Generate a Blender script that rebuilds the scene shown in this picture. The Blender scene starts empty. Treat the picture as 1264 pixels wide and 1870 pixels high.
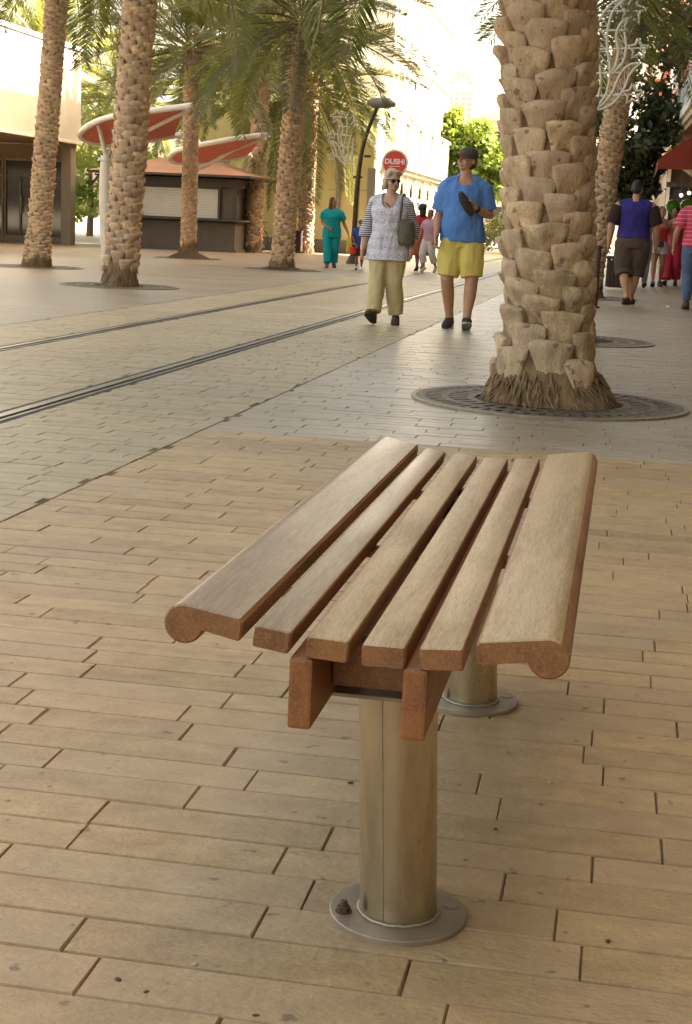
import bpy, bmesh, math, random
from mathutils import Vector, Matrix, noise
PI = math.pi
random.seed(7)
scene = bpy.context.scene
COL = scene.collection

# ------------------------------------------------------------------ camera
FPX, CX, CY, ROLL, EYE, HOR = 2750.0, 632.0, 935.0, 0.045, 1.0, 406.7
PITCH = math.atan((CY - HOR) * math.cos(ROLL) / FPX)
YAW = math.radians(10.0)
cam_d = bpy.data.cameras.new('camera')
cam = bpy.data.objects.new('camera', cam_d)
COL.objects.link(cam)
cam_d.sensor_fit = 'VERTICAL'
cam_d.sensor_height = 36.0
cam_d.lens = FPX / 1870 * 36.0
cam_d.clip_start = 0.05
cam_d.clip_end = 2000
fwd = Vector((-math.sin(YAW) * math.cos(PITCH), math.cos(YAW) * math.cos(PITCH), -math.sin(PITCH)))
right0 = Vector((math.cos(YAW), math.sin(YAW), 0))
up0 = right0.cross(fwd)
rt = right0 * math.cos(ROLL) + up0 * math.sin(ROLL)
up = -right0 * math.sin(ROLL) + up0 * math.cos(ROLL)
m = Matrix((rt, up, -fwd)).transposed().to_4x4()
m.translation = Vector((0, 0, EYE))
cam.matrix_world = m
scene.camera = cam

# ------------------------------------------------------------------ mesh helpers
class MB:
    """collects faces, builds them as one mesh object"""
    def __init__(s):
        s.v = []; s.f = []; s.mi = []; s.sm = []; s.var = []
    def add(s, vs, fs, mi=0, smooth=False, var=0.5):
        o = len(s.v)
        s.v += [tuple(p) for p in vs]
        for f in fs:
            s.f.append([i + o for i in f]); s.mi.append(mi); s.sm.append(smooth); s.var.append(var)
        return s
    def box(s, c, size, rz=0.0, mi=0, bev=0.0, rot=None, var=0.5):
        hx, hy, hz = size[0] / 2, size[1] / 2, size[2] / 2
        M = rot if rot is not None else Matrix.Rotation(rz, 3, 'Z')
        c = Vector(c)
        if bev <= 0:
            vs = [c + M @ Vector((x, y, z)) for z in (-hz, hz) for y in (-hy, hy) for x in (-hx, hx)]
            return s.add(vs, [(0, 2, 3, 1), (4, 5, 7, 6), (0, 1, 5, 4), (2, 6, 7, 3), (0, 4, 6, 2), (1, 3, 7, 5)], mi, False, var)
        bm = bmesh.new()
        bmesh.ops.create_cube(bm, size=1)
        for v in bm.verts:
            v.co = Vector((v.co.x * size[0], v.co.y * size[1], v.co.z * size[2]))
        bmesh.ops.bevel(bm, geom=bm.edges[:], offset=bev, segments=2, affect='EDGES', profile=0.6)
        bm.verts.index_update()
        vs = [c + M @ v.co for v in bm.verts]
        fs = [[v.index for v in f.verts] for f in bm.faces]
        bm.free()
        return s.add(vs, fs, mi, False, var)
    def prism(s, poly, a, b, axis='y', mi=0, smooth=False, var=0.5):
        """poly of 2-D points extruded from a to b along an axis (counter-clockwise seen from +axis)"""
        n = len(poly)
        def P(p, t):
            return {'y': (p[0], t, p[1]), 'x': (t, p[0], p[1]), 'z': (p[0], p[1], t)}[axis]
        vs = [P(p, a) for p in poly] + [P(p, b) for p in poly]
        fs = [(i, (i + 1) % n, (i + 1) % n + n, i + n) for i in range(n)]
        s.add(vs, fs, mi, smooth, var)
        s.add(vs, [list(range(n))[::-1], list(range(n, 2 * n))], mi, False, var)
        return s
    def tube(s, pts, rad, n=10, mi=0, cap='flat', ell=1.0, side=None, var=0.5, smooth=True):
        """tube along points; rad one number or one per point; ell squashes the second axis"""
        pts = [Vector(p) for p in pts]
        if not hasattr(rad, '__len__'): rad = [rad] * len(pts)
        rad = list(rad)
        if cap == 'round':
            d0 = (pts[0] - pts[1]).normalized(); d1 = (pts[-1] - pts[-2]).normalized()
            a, b, ra, rb = pts[0], pts[-1], rad[0], rad[-1]
            pts = [a + d0 * ra * .98, a + d0 * ra * .8, a + d0 * ra * .45] + pts + [b + d1 * rb * .45, b + d1 * rb * .8, b + d1 * rb * .98]
            rad = [ra * .2, ra * .6, ra * .89] + rad + [rb * .89, rb * .6, rb * .2]
        vs = []
        ref = Vector(side) if side is not None else None
        u = None
        for i, p in enumerate(pts):
            if i == 0: t = pts[1] - p
            elif i == len(pts) - 1: t = p - pts[i - 1]
            else: t = (pts[i + 1] - p).normalized() + (p - pts[i - 1]).normalized()
            t.normalize()
            if ref is not None: u = ref - t * ref.dot(t)
            elif u is None:
                u = Vector((0, 0, 1)) if abs(t.z) < .9 else Vector((1, 0, 0))
                u = u - t * u.dot(t)
            else: u = u - t * u.dot(t)
            if u.length < 1e-6: u = Vector((1, 0, 0)) - t * t.x
            u.normalize()
            w = t.cross(u)
            for k in range(n):
                a = 2 * PI * k / n
                vs.append(p + u * (math.cos(a) * rad[i]) + w * (math.sin(a) * rad[i] * ell))
        L = len(pts)
        fs = [(i * n + k, i * n + (k + 1) % n, (i + 1) * n + (k + 1) % n, (i + 1) * n + k) for i in range(L - 1) for k in range(n)]
        s.add(vs, fs, mi, smooth, var)
        s.add(vs, [list(range(n))[::-1], [(L - 1) * n + k for k in range(n)]], mi, smooth and cap == 'round', var)
        return s
    def rings(s, rs, n=20, mi=0, smooth=True, var=0.5, M=None):
        """closed loft of horizontal rings (x,y,z,rx,ry)"""
        vs = []
        for (x, y, z, rx, ry) in rs:
            for k in range(n):
                a = 2 * PI * k / n
                vs.append(Vector((x + rx * math.cos(a), y + ry * math.sin(a), z)))
        if M is not None: vs = [M @ v for v in vs]
        L = len(rs)
        fs = [(i * n + k, i * n + (k + 1) % n, (i + 1) * n + (k + 1) % n, (i + 1) * n + k) for i in range(L - 1) for k in range(n)]
        fs += [list(range(n))[::-1], [(L - 1) * n + k for k in range(n)]]
        return s.add(vs, fs, mi, smooth, var)
    def ball(s, c, r, n=14, m=9, mi=0, M=None, var=0.5):
        c = Vector(c)
        if not hasattr(r, '__len__'): r = (r, r, r)
        vs = []
        for i in range(1, m):
            th = PI * i / m
            for k in range(n):
                a = 2 * PI * k / n
                vs.append(Vector((r[0] * math.sin(th) * math.cos(a), r[1] * math.sin(th) * math.sin(a), -r[2] * math.cos(th))))
        vs.append(Vector((0, 0, -r[2]))); vs.append(Vector((0, 0, r[2])))
        if M is not None: vs = [M @ v for v in vs]
        vs = [c + v for v in vs]
        fs = [(i * n + k, i * n + (k + 1) % n, (i + 1) * n + (k + 1) % n, (i + 1) * n + k) for i in range(m - 2) for k in range(n)]
        B, T = (m - 1) * n, (m - 1) * n + 1
        fs += [(B, (k + 1) % n, k) for k in range(n)] + [(T, (m - 2) * n + k, (m - 2) * n + (k + 1) % n) for k in range(n)]
        return s.add(vs, fs, mi, True, var)
    def mesh(s, name):
        me = bpy.data.meshes.new(name)
        me.from_pydata(s.v, [], s.f)
        me.polygons.foreach_set('material_index', s.mi)
        me.polygons.foreach_set('use_smooth', s.sm)
        if any(x != .5 for x in s.var):
            at = me.attributes.new('var', 'FLOAT', 'FACE')
            at.data.foreach_set('value', s.var)
        me.update()
        return me
    def build(s, name, mats, parent=None, loc=None, rz=None):
        return obj(name, s.mesh(name), mats, parent, loc, rz)

def obj(name, me, mats, parent=None, loc=None, rz=None):
    if not isinstance(mats, (list, tuple)): mats = [mats]
    if not me.materials:
        for q in mats: me.materials.append(q)
    o = bpy.data.objects.new(name, me)
    COL.objects.link(o)
    if parent is not None: o.parent = parent
    if loc is not None: o.location = loc
    if rz is not None: o.rotation_euler = (0, 0, rz)
    return o

def tag(o, label, cat, group=None, kind=None):
    o['label'] = label; o['category'] = cat
    if group: o['group'] = group
    if kind: o['kind'] = kind
    return o

def thing(name, label, cat, loc=(0, 0, 0), rz=0.0, group=None):
    o = bpy.data.objects.new(name, None)
    o.empty_display_size = .2
    COL.objects.link(o)
    o.location = loc; o.rotation_euler = (0, 0, rz)
    return tag(o, label, cat, group)

def structure(o):
    o['kind'] = 'structure'
    return o

def copy_tree(o, parent=None, loc=None, rz=None, label=None):
    c = o.copy(); COL.objects.link(c)
    if parent is not None: c.parent = parent
    if loc is not None: c.location = loc
    if rz is not None: c.rotation_euler = (0, 0, rz)
    if label: c['label'] = label
    for ch in list(o.children): copy_tree(ch, c)
    return c

def remeshed(mb, name, voxel=.01, smooth=4, wrinkle=0.0, wscale=9.0, stretch=(1, 1, 1), seed=0):
    """one continuous skin over all the volumes in mb"""
    me = mb.mesh('raw')
    o = bpy.data.objects.new('raw', me); COL.objects.link(o)
    r = o.modifiers.new('r', 'REMESH'); r.mode = 'VOXEL'; r.voxel_size = voxel; r.use_smooth_shade = True
    if smooth:
        sm = o.modifiers.new('s', 'SMOOTH'); sm.iterations = smooth; sm.factor = .5
    dg = bpy.context.evaluated_depsgraph_get()
    new = bpy.data.meshes.new_from_object(o.evaluated_get(dg))
    bpy.data.objects.remove(o); bpy.data.meshes.remove(me)
    new.name = name
    if wrinkle:
        S = Vector((seed * 3.7, seed * 1.3, seed))
        nrm = [v.normal.copy() for v in new.vertices]
        for v, nv_ in zip(new.vertices, nrm):
            q = Vector((v.co.x * stretch[0], v.co.y * stretch[1], v.co.z * stretch[2])) * wscale + S
            d = noise.noise(q) + .5 * noise.noise(q * 2.3)
            v.co += nv_ * (d * wrinkle)
    new.polygons.foreach_set('use_smooth', [True] * len(new.polygons))
    new.materials.clear()
    new.update()
    return new

# ------------------------------------------------------------------ materials
def mat(name, rgb, rough=.7, spec=.5, metal=0.0, n_scale=0, n_amt=.25, n_detail=4, rgb2=None, bump=0.0, b_scale=None, b_dist=.01,
        var=0.0, grit=None, stretch=(1, 1, 1), rough_n=0.0, trans=None, speck=None, coat=0.0, var_col=None, big=0.0):
    m = bpy.data.materials.new(name); m.use_nodes = True
    N = m.node_tree.nodes; L = m.node_tree.links
    N.clear()
    out = N.new('ShaderNodeOutputMaterial')
    b = N.new('ShaderNodeBsdfPrincipled')
    L.new(b.outputs[0], out.inputs[0])
    b.inputs['Roughness'].default_value = rough
    b.inputs['Metallic'].default_value = metal
    b.inputs['Specular IOR Level'].default_value = spec
    b.inputs['Coat Weight'].default_value = coat
    tc = N.new('ShaderNodeTexCoord'); mp = N.new('ShaderNodeMapping')
    mp.inputs['Scale'].default_value = stretch
    L.new(tc.outputs['Object'], mp.inputs[0])
    col = None
    def rgbn(c):
        n = N.new('ShaderNodeRGB'); n.outputs[0].default_value = (*c, 1); return n.outputs[0]
    col = rgbn(rgb)
    nz = None
    if n_scale:
        nz = N.new('ShaderNodeTexNoise'); nz.inputs['Scale'].default_value = n_scale
        nz.inputs['Detail'].default_value = n_detail; nz.inputs['Roughness'].default_value = .6
        L.new(mp.outputs[0], nz.inputs['Vector'])
        c2 = rgb2 if rgb2 else tuple(max(0, c * (1 - n_amt)) for c in rgb)
        ramp = N.new('ShaderNodeMapRange')
        ramp.inputs['From Min'].default_value = .32; ramp.inputs['From Max'].default_value = .68
        L.new(nz.outputs['Fac'], ramp.inputs['Value'])
        mx = N.new('ShaderNodeMix'); mx.data_type = 'RGBA'
        L.new(ramp.outputs[0], mx.inputs['Factor'])
        L.new(col, mx.inputs['A']); mx.inputs['B'].default_value = (*c2, 1)
        col = mx.outputs['Result']
        if rough_n:
            rr = N.new('ShaderNodeMapRange')
            rr.inputs['To Min'].default_value = rough - rough_n; rr.inputs['To Max'].default_value = rough + rough_n
            L.new(nz.outputs['Fac'], rr.inputs['Value']); L.new(rr.outputs[0], b.inputs['Roughness'])
    if big:
        bz = N.new('ShaderNodeTexNoise'); bz.inputs['Scale'].default_value = big; bz.inputs['Detail'].default_value = 3
        L.new(tc.outputs['Object'], bz.inputs['Vector'])
        mr = N.new('ShaderNodeMapRange'); mr.inputs['From Min'].default_value = .3; mr.inputs['From Max'].default_value = .7
        mr.inputs['To Min'].default_value = .78; mr.inputs['To Max'].default_value = 1.15
        L.new(bz.outputs['Fac'], mr.inputs['Value'])
        vm = N.new('ShaderNodeVectorMath'); vm.operation = 'SCALE'
        L.new(col, vm.inputs[0]); L.new(mr.outputs[0], vm.inputs['Scale']); col = vm.outputs[0]
    if grit:
        bz = N.new('ShaderNodeTexNoise'); bz.inputs['Scale'].default_value = grit[0]; bz.inputs['Detail'].default_value = 3; bz.inputs['Roughness'].default_value = .7
        L.new(tc.outputs['Object'], bz.inputs['Vector'])
        mr = N.new('ShaderNodeMapRange'); mr.inputs['From Min'].default_value = .3; mr.inputs['From Max'].default_value = .7
        mr.inputs['To Min'].default_value = 1 - grit[1]; mr.inputs['To Max'].default_value = 1 + grit[1]
        L.new(bz.outputs['Fac'], mr.inputs['Value'])
        vm = N.new('ShaderNodeVectorMath'); vm.operation = 'SCALE'
        L.new(col, vm.inputs[0]); L.new(mr.outputs[0], vm.inputs['Scale']); col = vm.outputs[0]
    if var:
        at = N.new('ShaderNodeAttribute'); at.attribute_name = 'var'
        mr = N.new('ShaderNodeMapRange'); mr.inputs['To Min'].default_value = 1 - var; mr.inputs['To Max'].default_value = 1 + var
        L.new(at.outputs['Fac'], mr.inputs['Value'])
        vm = N.new('ShaderNodeVectorMath'); vm.operation = 'SCALE'
        L.new(col, vm.inputs[0]); L.new(mr.outputs[0], vm.inputs['Scale']); col = vm.outputs[0]
        if var_col:
            mf = N.new('ShaderNodeMath'); mf.operation = 'MULTIPLY'; mf.inputs[1].default_value = 37.7
            L.new(at.outputs['Fac'], mf.inputs[0])
            fr = N.new('ShaderNodeMath'); fr.operation = 'FRACT'; L.new(mf.outputs[0], fr.inputs[0])
            ms = N.new('ShaderNodeMath'); ms.operation = 'MULTIPLY'; ms.inputs[1].default_value = .6
            L.new(fr.outputs[0], ms.inputs[0])
            mx = N.new('ShaderNodeMix'); mx.data_type = 'RGBA'
            L.new(ms.outputs[0], mx.inputs['Factor']); L.new(col, mx.inputs['A']); mx.inputs['B'].default_value = (*var_col, 1)
            col = mx.outputs['Result']
    if speck:
        sc, thr, sc_rgb = speck
        vz = N.new('ShaderNodeTexNoise'); vz.inputs['Scale'].default_value = sc; vz.inputs['Detail'].default_value = 2
        L.new(tc.outputs['Object'], vz.inputs['Vector'])
        mr = N.new('ShaderNodeMapRange'); mr.inputs['From Min'].default_value = thr; mr.inputs['From Max'].default_value = thr + .05
        L.new(vz.outputs['Fac'], mr.inputs['Value'])
        ml = N.new('ShaderNodeMath'); ml.operation = 'MULTIPLY'; ml.inputs[1].default_value = .7
        L.new(mr.outputs[0], ml.inputs[0])
        mx = N.new('ShaderNodeMix'); mx.data_type = 'RGBA'
        L.new(ml.outputs[0], mx.inputs['Factor']); L.new(col, mx.inputs['A']); mx.inputs['B'].default_value = (*sc_rgb, 1)
        col = mx.outputs['Result']
    L.new(col, b.inputs['Base Color'])
    if bump:
        bz = N.new('ShaderNodeTexNoise'); bz.inputs['Scale'].default_value = b_scale or (n_scale * 2 or 30); bz.inputs['Detail'].default_value = 5
        L.new(mp.outputs[0], bz.inputs['Vector'])
        bp = N.new('ShaderNodeBump'); bp.inputs['Strength'].default_value = bump; bp.inputs['Distance'].default_value = b_dist
        L.new(bz.outputs['Fac'], bp.inputs['Height']); L.new(bp.outputs[0], b.inputs['Normal'])
    if trans:
        t_rgb, t_f = trans
        tr = N.new('ShaderNodeBsdfTranslucent'); tr.inputs[0].default_value = (*t_rgb, 1)
        ms = N.new('ShaderNodeMixShader'); ms.inputs[0].default_value = t_f
        L.new(b.outputs[0], ms.inputs[1]); L.new(tr.outputs[0], ms.inputs[2]); L.new(ms.outputs[0], out.inputs[0])
    m['_'] = 1
    return m

def nodes_of(m):
    N = m.node_tree.nodes
    return N, m.node_tree.links, next(n for n in N if n.type == 'BSDF_PRINCIPLED')

def stripes(name, a, b, scale, duty=.5, axis=2, rough=.85):
    m = mat(name, a, rough)
    N, L, bs = nodes_of(m)
    tc = N.new('ShaderNodeTexCoord'); sp = N.new('ShaderNodeSeparateXYZ'); L.new(tc.outputs['Object'], sp.inputs[0])
    mu = N.new('ShaderNodeMath'); mu.operation = 'MULTIPLY'; mu.inputs[1].default_value = scale; L.new(sp.outputs[axis], mu.inputs[0])
    fr = N.new('ShaderNodeMath'); fr.operation = 'FRACT'; L.new(mu.outputs[0], fr.inputs[0])
    gt = N.new('ShaderNodeMath'); gt.operation = 'GREATER_THAN'; gt.inputs[1].default_value = duty; L.new(fr.outputs[0], gt.inputs[0])
    mx = N.new('ShaderNodeMix'); mx.data_type = 'RGBA'; mx.inputs['A'].default_value = (*a, 1); mx.inputs['B'].default_value = (*b, 1)
    L.new(gt.outputs[0], mx.inputs['Factor']); L.new(mx.outputs['Result'], bs.inputs['Base Color'])
    return m

def glow(name, rgb, strength):
    m = bpy.data.materials.new(name); m.use_nodes = True
    N, L, b = nodes_of(m)
    b.inputs['Emission Color'].default_value = (*rgb, 1); b.inputs['Emission Strength'].default_value = strength
    return m

# ------------------------------------------------------------------ daylight
SUN_EL, SUN_AZ = math.radians(36), math.radians(24)       # azimuth from +X towards +Y
world = bpy.data.worlds.new('World'); scene.world = world
world.use_nodes = True
wn, wl = world.node_tree.nodes, world.node_tree.links
sky = wn.new('ShaderNodeTexSky'); sky.sky_type = 'NISHITA'; sky.sun_disc = False
sky.sun_elevation = SUN_EL
sky.sun_rotation = PI / 2 - SUN_AZ
sky.air_density = .7; sky.dust_density = 5.0; sky.ozone_density = .35; sky.altitude = 0
bg = wn['Background']; bg.inputs['Strength'].default_value = .15
wt = wn.new('ShaderNodeMix'); wt.data_type = 'RGBA'; wt.blend_type = 'MULTIPLY'; wt.inputs['Factor'].default_value = 1.0
wt.inputs['B'].default_value = (1.0, .825, .56, 1)          # warm tint put into the sky colour in place of white balance
wl.new(sky.outputs[0], wt.inputs['A']); wl.new(wt.outputs['Result'], bg.inputs[0])
sd = bpy.data.lights.new('sun', 'SUN'); sd.energy = 5.0; sd.angle = math.radians(.53); sd.color = (1, .93, .8)
so = bpy.data.objects.new('sun', sd); COL.objects.link(so)
sdir = Vector((math.cos(SUN_EL) * math.cos(SUN_AZ), math.cos(SUN_EL) * math.sin(SUN_AZ), math.sin(SUN_EL)))
so.rotation_euler = sdir.to_track_quat('Z', 'Y').to_euler(); so.location = sdir * 60
scene.view_settings.view_transform = 'Standard'; scene.view_settings.look = 'None'
scene.view_settings.exposure = EXPOSURE = 3.1
scene.view_settings.gamma = 1.0
scene.cycles.max_bounces = 8
scene.cycles.diffuse_bounces = 5
scene.cycles.transparent_max_bounces = 8
scene.cycles.caustics_reflective = False; scene.cycles.caustics_refractive = False
scene.cycles.sample_clamp_indirect = 6
scene.cycles.use_denoising = True

# ------------------------------------------------------------------ ground, paving, tram tracks
M_sand = mat('joint_sand', (.21, .14, .078), .95, n_scale=9, rgb2=(.075, .048, .027), bump=.4, b_scale=200, b_dist=.002)
M_ground = mat('ground_stone', (.30, .26, .20), .6, n_scale=3, n_amt=.2)
g = MB().add([(-400, -400, -.012), (400, -400, -.012), (400, 600, -.012), (-400, 600, -.012)], [(0, 1, 2, 3)])
structure(g.build('ground', M_ground))
g = MB().add([(-5.28, -3, -.0042), (2.3, -3, -.0042), (2.3, 46, -.0042), (-5.28, 46, -.0042)], [(0, 1, 2, 3)])
structure(g.build('paving_bed', M_sand))

def pavers(x0, x1, y0, y1, depth, lmin, lmax, gap=.004, egap=.007, ch=.0022, zj=.0012):
    mb = MB()
    ny = max(1, round((y1 - y0) / depth)); depth = (y1 - y0) / ny
    for j in range(ny):
        ya, yb = y0 + j * depth, y0 + (j + 1) * depth
        x = x0 - random.uniform(0, lmax)
        while x < x1:
            l = random.uniform(lmin, lmax)
            a, b = max(x, x0), min(x + l, x1)
            x += l
            if b - a < .03: continue
            z = random.uniform(-zj, zj)
            e = egap * random.uniform(.1, .6) if random.random() < .72 else egap * random.uniform(.7, 1.2)
            gj = gap * random.uniform(.1, .9) if random.random() < .7 else gap * 1.5
            xa, xb = a + e / 2, b - e / 2
            y0_, y1_ = ya + gj / 2, yb - gj / 2
            c = ch
            t = [random.uniform(-.0012, .0012) for _ in range(8)]
            top = [(xa + c + t[0], y0_ + c + t[1], z), (xb - c + t[2], y0_ + c + t[3], z), (xb - c + t[4], y1_ - c + t[5], z), (xa + c + t[6], y1_ - c + t[7], z)]
            low = [(xa, y0_, z - .0045), (xb, y0_, z - .0045), (xb, y1_, z - .0045), (xa, y1_, z - .0045)]
            mb.add(top + low, [(0, 1, 2, 3), (4, 5, 1, 0), (5, 6, 2, 1), (6, 7, 3, 2), (7, 4, 0, 3)], 0, False, random.random() * .998)
    return mb

def paver_mat(name, c1, c2, rough, var, var_col, big=.55, speck=(24, .685, (.12, .08, .05)), rn=.1, bump=.35):
    m = mat(name, c1, rough, n_scale=14, rgb2=c2, n_detail=10, stretch=(.8, 1.25, 1), bump=bump, b_scale=75, b_dist=.005, var=var, var_col=var_col, rough_n=rn, grit=(170, .17), speck=speck, big=big)
    return m
M_pv_warm = paver_mat('warm_brown_paving', (.49, .325, .155), (.34, .217, .10), .55, .13, (.45, .31, .18), big=1.1, bump=.6)
M_pv_grey = paver_mat('grey_paving', (.365, .285, .19), (.295, .225, .145), .40, .10, (.36, .30, .23), rn=.12, bump=.22)
M_pv_lane = paver_mat('lane_paving', (.385, .29, .158), (.31, .235, .125), .5, .09, (.37, .30, .20), bump=.25)
structure(pavers(-1.925, 2.2, -1.2, 6.9, .108, .30, .50, gap=.0056, egap=.0040).build('pavement', M_pv_warm))
structure(pavers(-1.925, 2.2, 6.905, 27, .108, .30, .50, gap=.005, egap=.0035).build('pavement', M_pv_grey))
TR = (-2.93, -4.38)
segs = ((TR[0] + .085, -1.931), (TR[1] + .085, TR[0] - .085), (-5.25, TR[1] - .085))
for a, b in segs:
    structure(pavers(a, b, 1.5, 28, .108, .19, .30, gap=.004, egap=.004).build('tram_lane', M_pv_lane))

# far paving and the plaza on the left: the same courses, as sheets with a coursed stone material
def course_mat(name, c1, c2, mortar, rough):
    m = bpy.data.materials.new(name); m.use_nodes = True
    N, L, b = nodes_of(m)
    tc = N.new('ShaderNodeTexCoord')
    br = N.new('ShaderNodeTexBrick'); br.inputs['Scale'].default_value = 1
    br.inputs['Brick Width'].default_value = .38; br.inputs['Row Height'].default_value = .108; br.inputs['Mortar Size'].default_value = .006
    br.inputs['Color1'].default_value = (*c1, 1); br.inputs['Color2'].default_value = (*c2, 1); br.inputs['Mortar'].default_value = (*mortar, 1)
    br.inputs['Bias'].default_value = 0
    L.new(tc.outputs['Object'], br.inputs[0])
    nz = N.new('ShaderNodeTexNoise'); nz.inputs['Scale'].default_value = .6; nz.inputs['Detail'].default_value = 6
    mp = N.new('ShaderNodeMapping'); mp.inputs['Scale'].default_value = (.35, 1.6, 1)
    L.new(tc.outputs['Object'], mp.inputs[0]); L.new(mp.outputs[0], nz.inputs[0])
    mr = N.new('ShaderNodeMapRange'); mr.inputs['From Min'].default_value = .3; mr.inputs['From Max'].default_value = .7
    mr.inputs['To Min'].default_value = .78; mr.inputs['To Max'].default_value = 1.18
    L.new(nz.outputs['Fac'], mr.inputs['Value'])
    vm = N.new('ShaderNodeVectorMath'); vm.operation = 'SCALE'
    L.new(br.outputs['Color'], vm.inputs[0]); L.new(mr.outputs[0], vm.inputs['Scale']); L.new(vm.outputs[0], b.inputs['Base Color'])
    r2 = N.new('ShaderNodeMapRange'); r2.inputs['To Min'].default_value = rough - .15; r2.inputs['To Max'].default_value = rough + .15
    L.new(nz.outputs['Fac'], r2.inputs['Value']); L.new(r2.outputs[0], b.inputs['Roughness'])
    bp = N.new('ShaderNodeBump'); bp.inputs['Strength'].default_value = .3; bp.inputs['Distance'].default_value = .004
    L.new(br.outputs['Fac'], bp.inputs['Height']); bp.invert = True; L.new(bp.outputs[0], b.inputs['Normal'])
    return m
M_course = course_mat('grey_stone_courses', (.31, .252, .18), (.255, .208, .15), (.15, .12, .09), .45)
M_course2 = course_mat('lane_stone_courses', (.29, .235, .145), (.25, .205, .13), (.14, .11, .075), .5)
def sheet(name, x0, x1, y0, y1, z, m):
    return structure(MB().add([(x0, y0, z), (x1, y0, z), (x1, y1, z), (x0, y1, z)], [(0, 1, 2, 3)]).build(name, m))
sheet('plaza', -60, -5.26, -10, 140, 0, M_course)
sheet('pavement', -1.925, 30, 27.01, 140, 0, M_course)
for a, b in segs: sheet('tram_lane', a, b, 28.01, 140, 0, M_course2)
M_seam = mat('channel_stone', (.16, .13, .10), .8, n_scale=8)
# rails set flush in the paving: rubber edge, running head, groove, lip
M_steel = mat('rail_steel', (.30, .28, .25), .34, metal=.85, n_scale=5, n_amt=.4, stretch=(8, .3, 1), rough_n=.1)
M_groove = mat('rail_groove', (.02, .017, .014), .9)
M_rubber = mat('rail_rubber', (.05, .042, .035), .85, n_scale=20, n_amt=.4)
for tx in TR:
    t = bpy.data.objects.new('tram_rail', None); COL.objects.link(t); t.location = (tx, 0, 0); structure(t)
    Y0, Y1 = 1.5, 140
    MB().box((0, (Y0 + Y1) / 2, -.008), (.17, Y1 - Y0, .004)).build('groove', M_groove, t)
    MB().box((-.068, (Y0 + Y1) / 2, -.004), (.03, Y1 - Y0, .006)).box((.068, (Y0 + Y1) / 2, -.004), (.03, Y1 - Y0, .006)).build('rubber_edge', M_rubber, t)
    MB().box((-.022, (Y0 + Y1) / 2, -.002), (.052, Y1 - Y0, .010)).build('rail_head', M_steel, t)
    MB().box((.044, (Y0 + Y1) / 2, -.003), (.016, Y1 - Y0, .008)).build('rail_lip', M_steel, t)

# ------------------------------------------------------------------ the bench
def wood(name, c1, c2, c3, rough, coat=0.0, gy=1.0):
    m = bpy.data.materials.new(name); m.use_nodes = True
    N, L, b = nodes_of(m)
    tc = N.new('ShaderNodeTexCoord'); at = N.new('ShaderNodeAttribute'); at.attribute_name = 'var'
    of = N.new('ShaderNodeVectorMath'); of.operation = 'ADD'
    cm = N.new('ShaderNodeCombineXYZ')
    mu = N.new('ShaderNodeMath'); mu.operation = 'MULTIPLY'; mu.inputs[1].default_value = 13
    L.new(at.outputs['Fac'], mu.inputs[0])
    for k in range(3): L.new(mu.outputs[0], cm.inputs[k])
    L.new(tc.outputs['Object'], of.inputs[0]); L.new(cm.outputs[0], of.inputs[1])
    def nz(scale, st, det=6):
        mp = N.new('ShaderNodeMapping'); mp.inputs['Scale'].default_value = st; L.new(of.outputs[0], mp.inputs[0])
        n = N.new('ShaderNodeTexNoise'); n.inputs['Scale'].default_value = scale; n.inputs['Detail'].default_value = det
        n.inputs['Distortion'].default_value = .8
        L.new(mp.outputs[0], n.inputs[0]); return n
    n1 = nz(3, (4, .5, 4)); n2 = nz(44, (5, .28, 5), 6); n3 = nz(160, (4, .25, 4), 2)
    def mix(fac, a, bcol, lo=.35, hi=.65, amt=1):
        mr = N.new('ShaderNodeMapRange'); mr.inputs['From Min'].default_value = lo; mr.inputs['From Max'].default_value = hi; mr.inputs['To Max'].default_value = amt
        L.new(fac, mr.inputs['Value'])
        mx = N.new('ShaderNodeMix'); mx.data_type = 'RGBA'; L.new(mr.outputs[0], mx.inputs['Factor'])
        if isinstance(a, tuple): mx.inputs['A'].default_value = (*a, 1)
        else: L.new(a, mx.inputs['A'])
        mx.inputs['B'].default_value = (*bcol, 1)
        return mx.outputs['Result']
    c = mix(n1.outputs['Fac'], c1, c2); c = mix(n2.outputs['Fac'], c, c3, .4, .7, .55); c = mix(n3.outputs['Fac'], c, tuple(x * .55 for x in c2), .48, .68, .55)
    L.new(c, b.inputs['Base Color'])
    rr = N.new('ShaderNodeMapRange'); rr.inputs['To Min'].default_value = rough - .12; rr.inputs['To Max'].default_value = rough + .15
    L.new(n1.outputs['Fac'], rr.inputs['Value']); L.new(rr.outputs[0], b.inputs['Roughness'])
    bp = N.new('ShaderNodeBump'); bp.inputs['Strength'].default_value = .25; bp.inputs['Distance'].default_value = .0012
    L.new(n3.outputs['Fac'], bp.inputs['Height']); L.new(bp.outputs[0], b.inputs['Normal'])
    b.inputs['Coat Weight'].default_value = coat; b.inputs['Coat Roughness'].default_value = .3
    return m
M_wood_top = wood('weathered_wood', (.43, .285, .135), (.28, .17, .075), (.52, .385, .215), .44, .12)
M_wood_sheen = wood('weathered_wood_sheen', (.34, .21, .115), (.215, .125, .07), (.44, .305, .185), .34, .3)  # darker copy for the left slats, their reflected sheen put into the colour
M_wood_side = wood('oiled_wood', (.30, .128, .042), (.165, .062, .02), (.40, .19, .07), .48)
M_wood_beam = wood('beam_wood', (.32, .120, .034), (.19, .065, .02), (.40, .165, .05), .55)
M_inox = mat('brushed_steel', (.58, .49, .35), .26, metal=.9, n_scale=7, rgb2=(.38, .30, .195), stretch=(3, 3, .6), rough_n=.12, bump=.12, b_scale=60, b_dist=.001)
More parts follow.
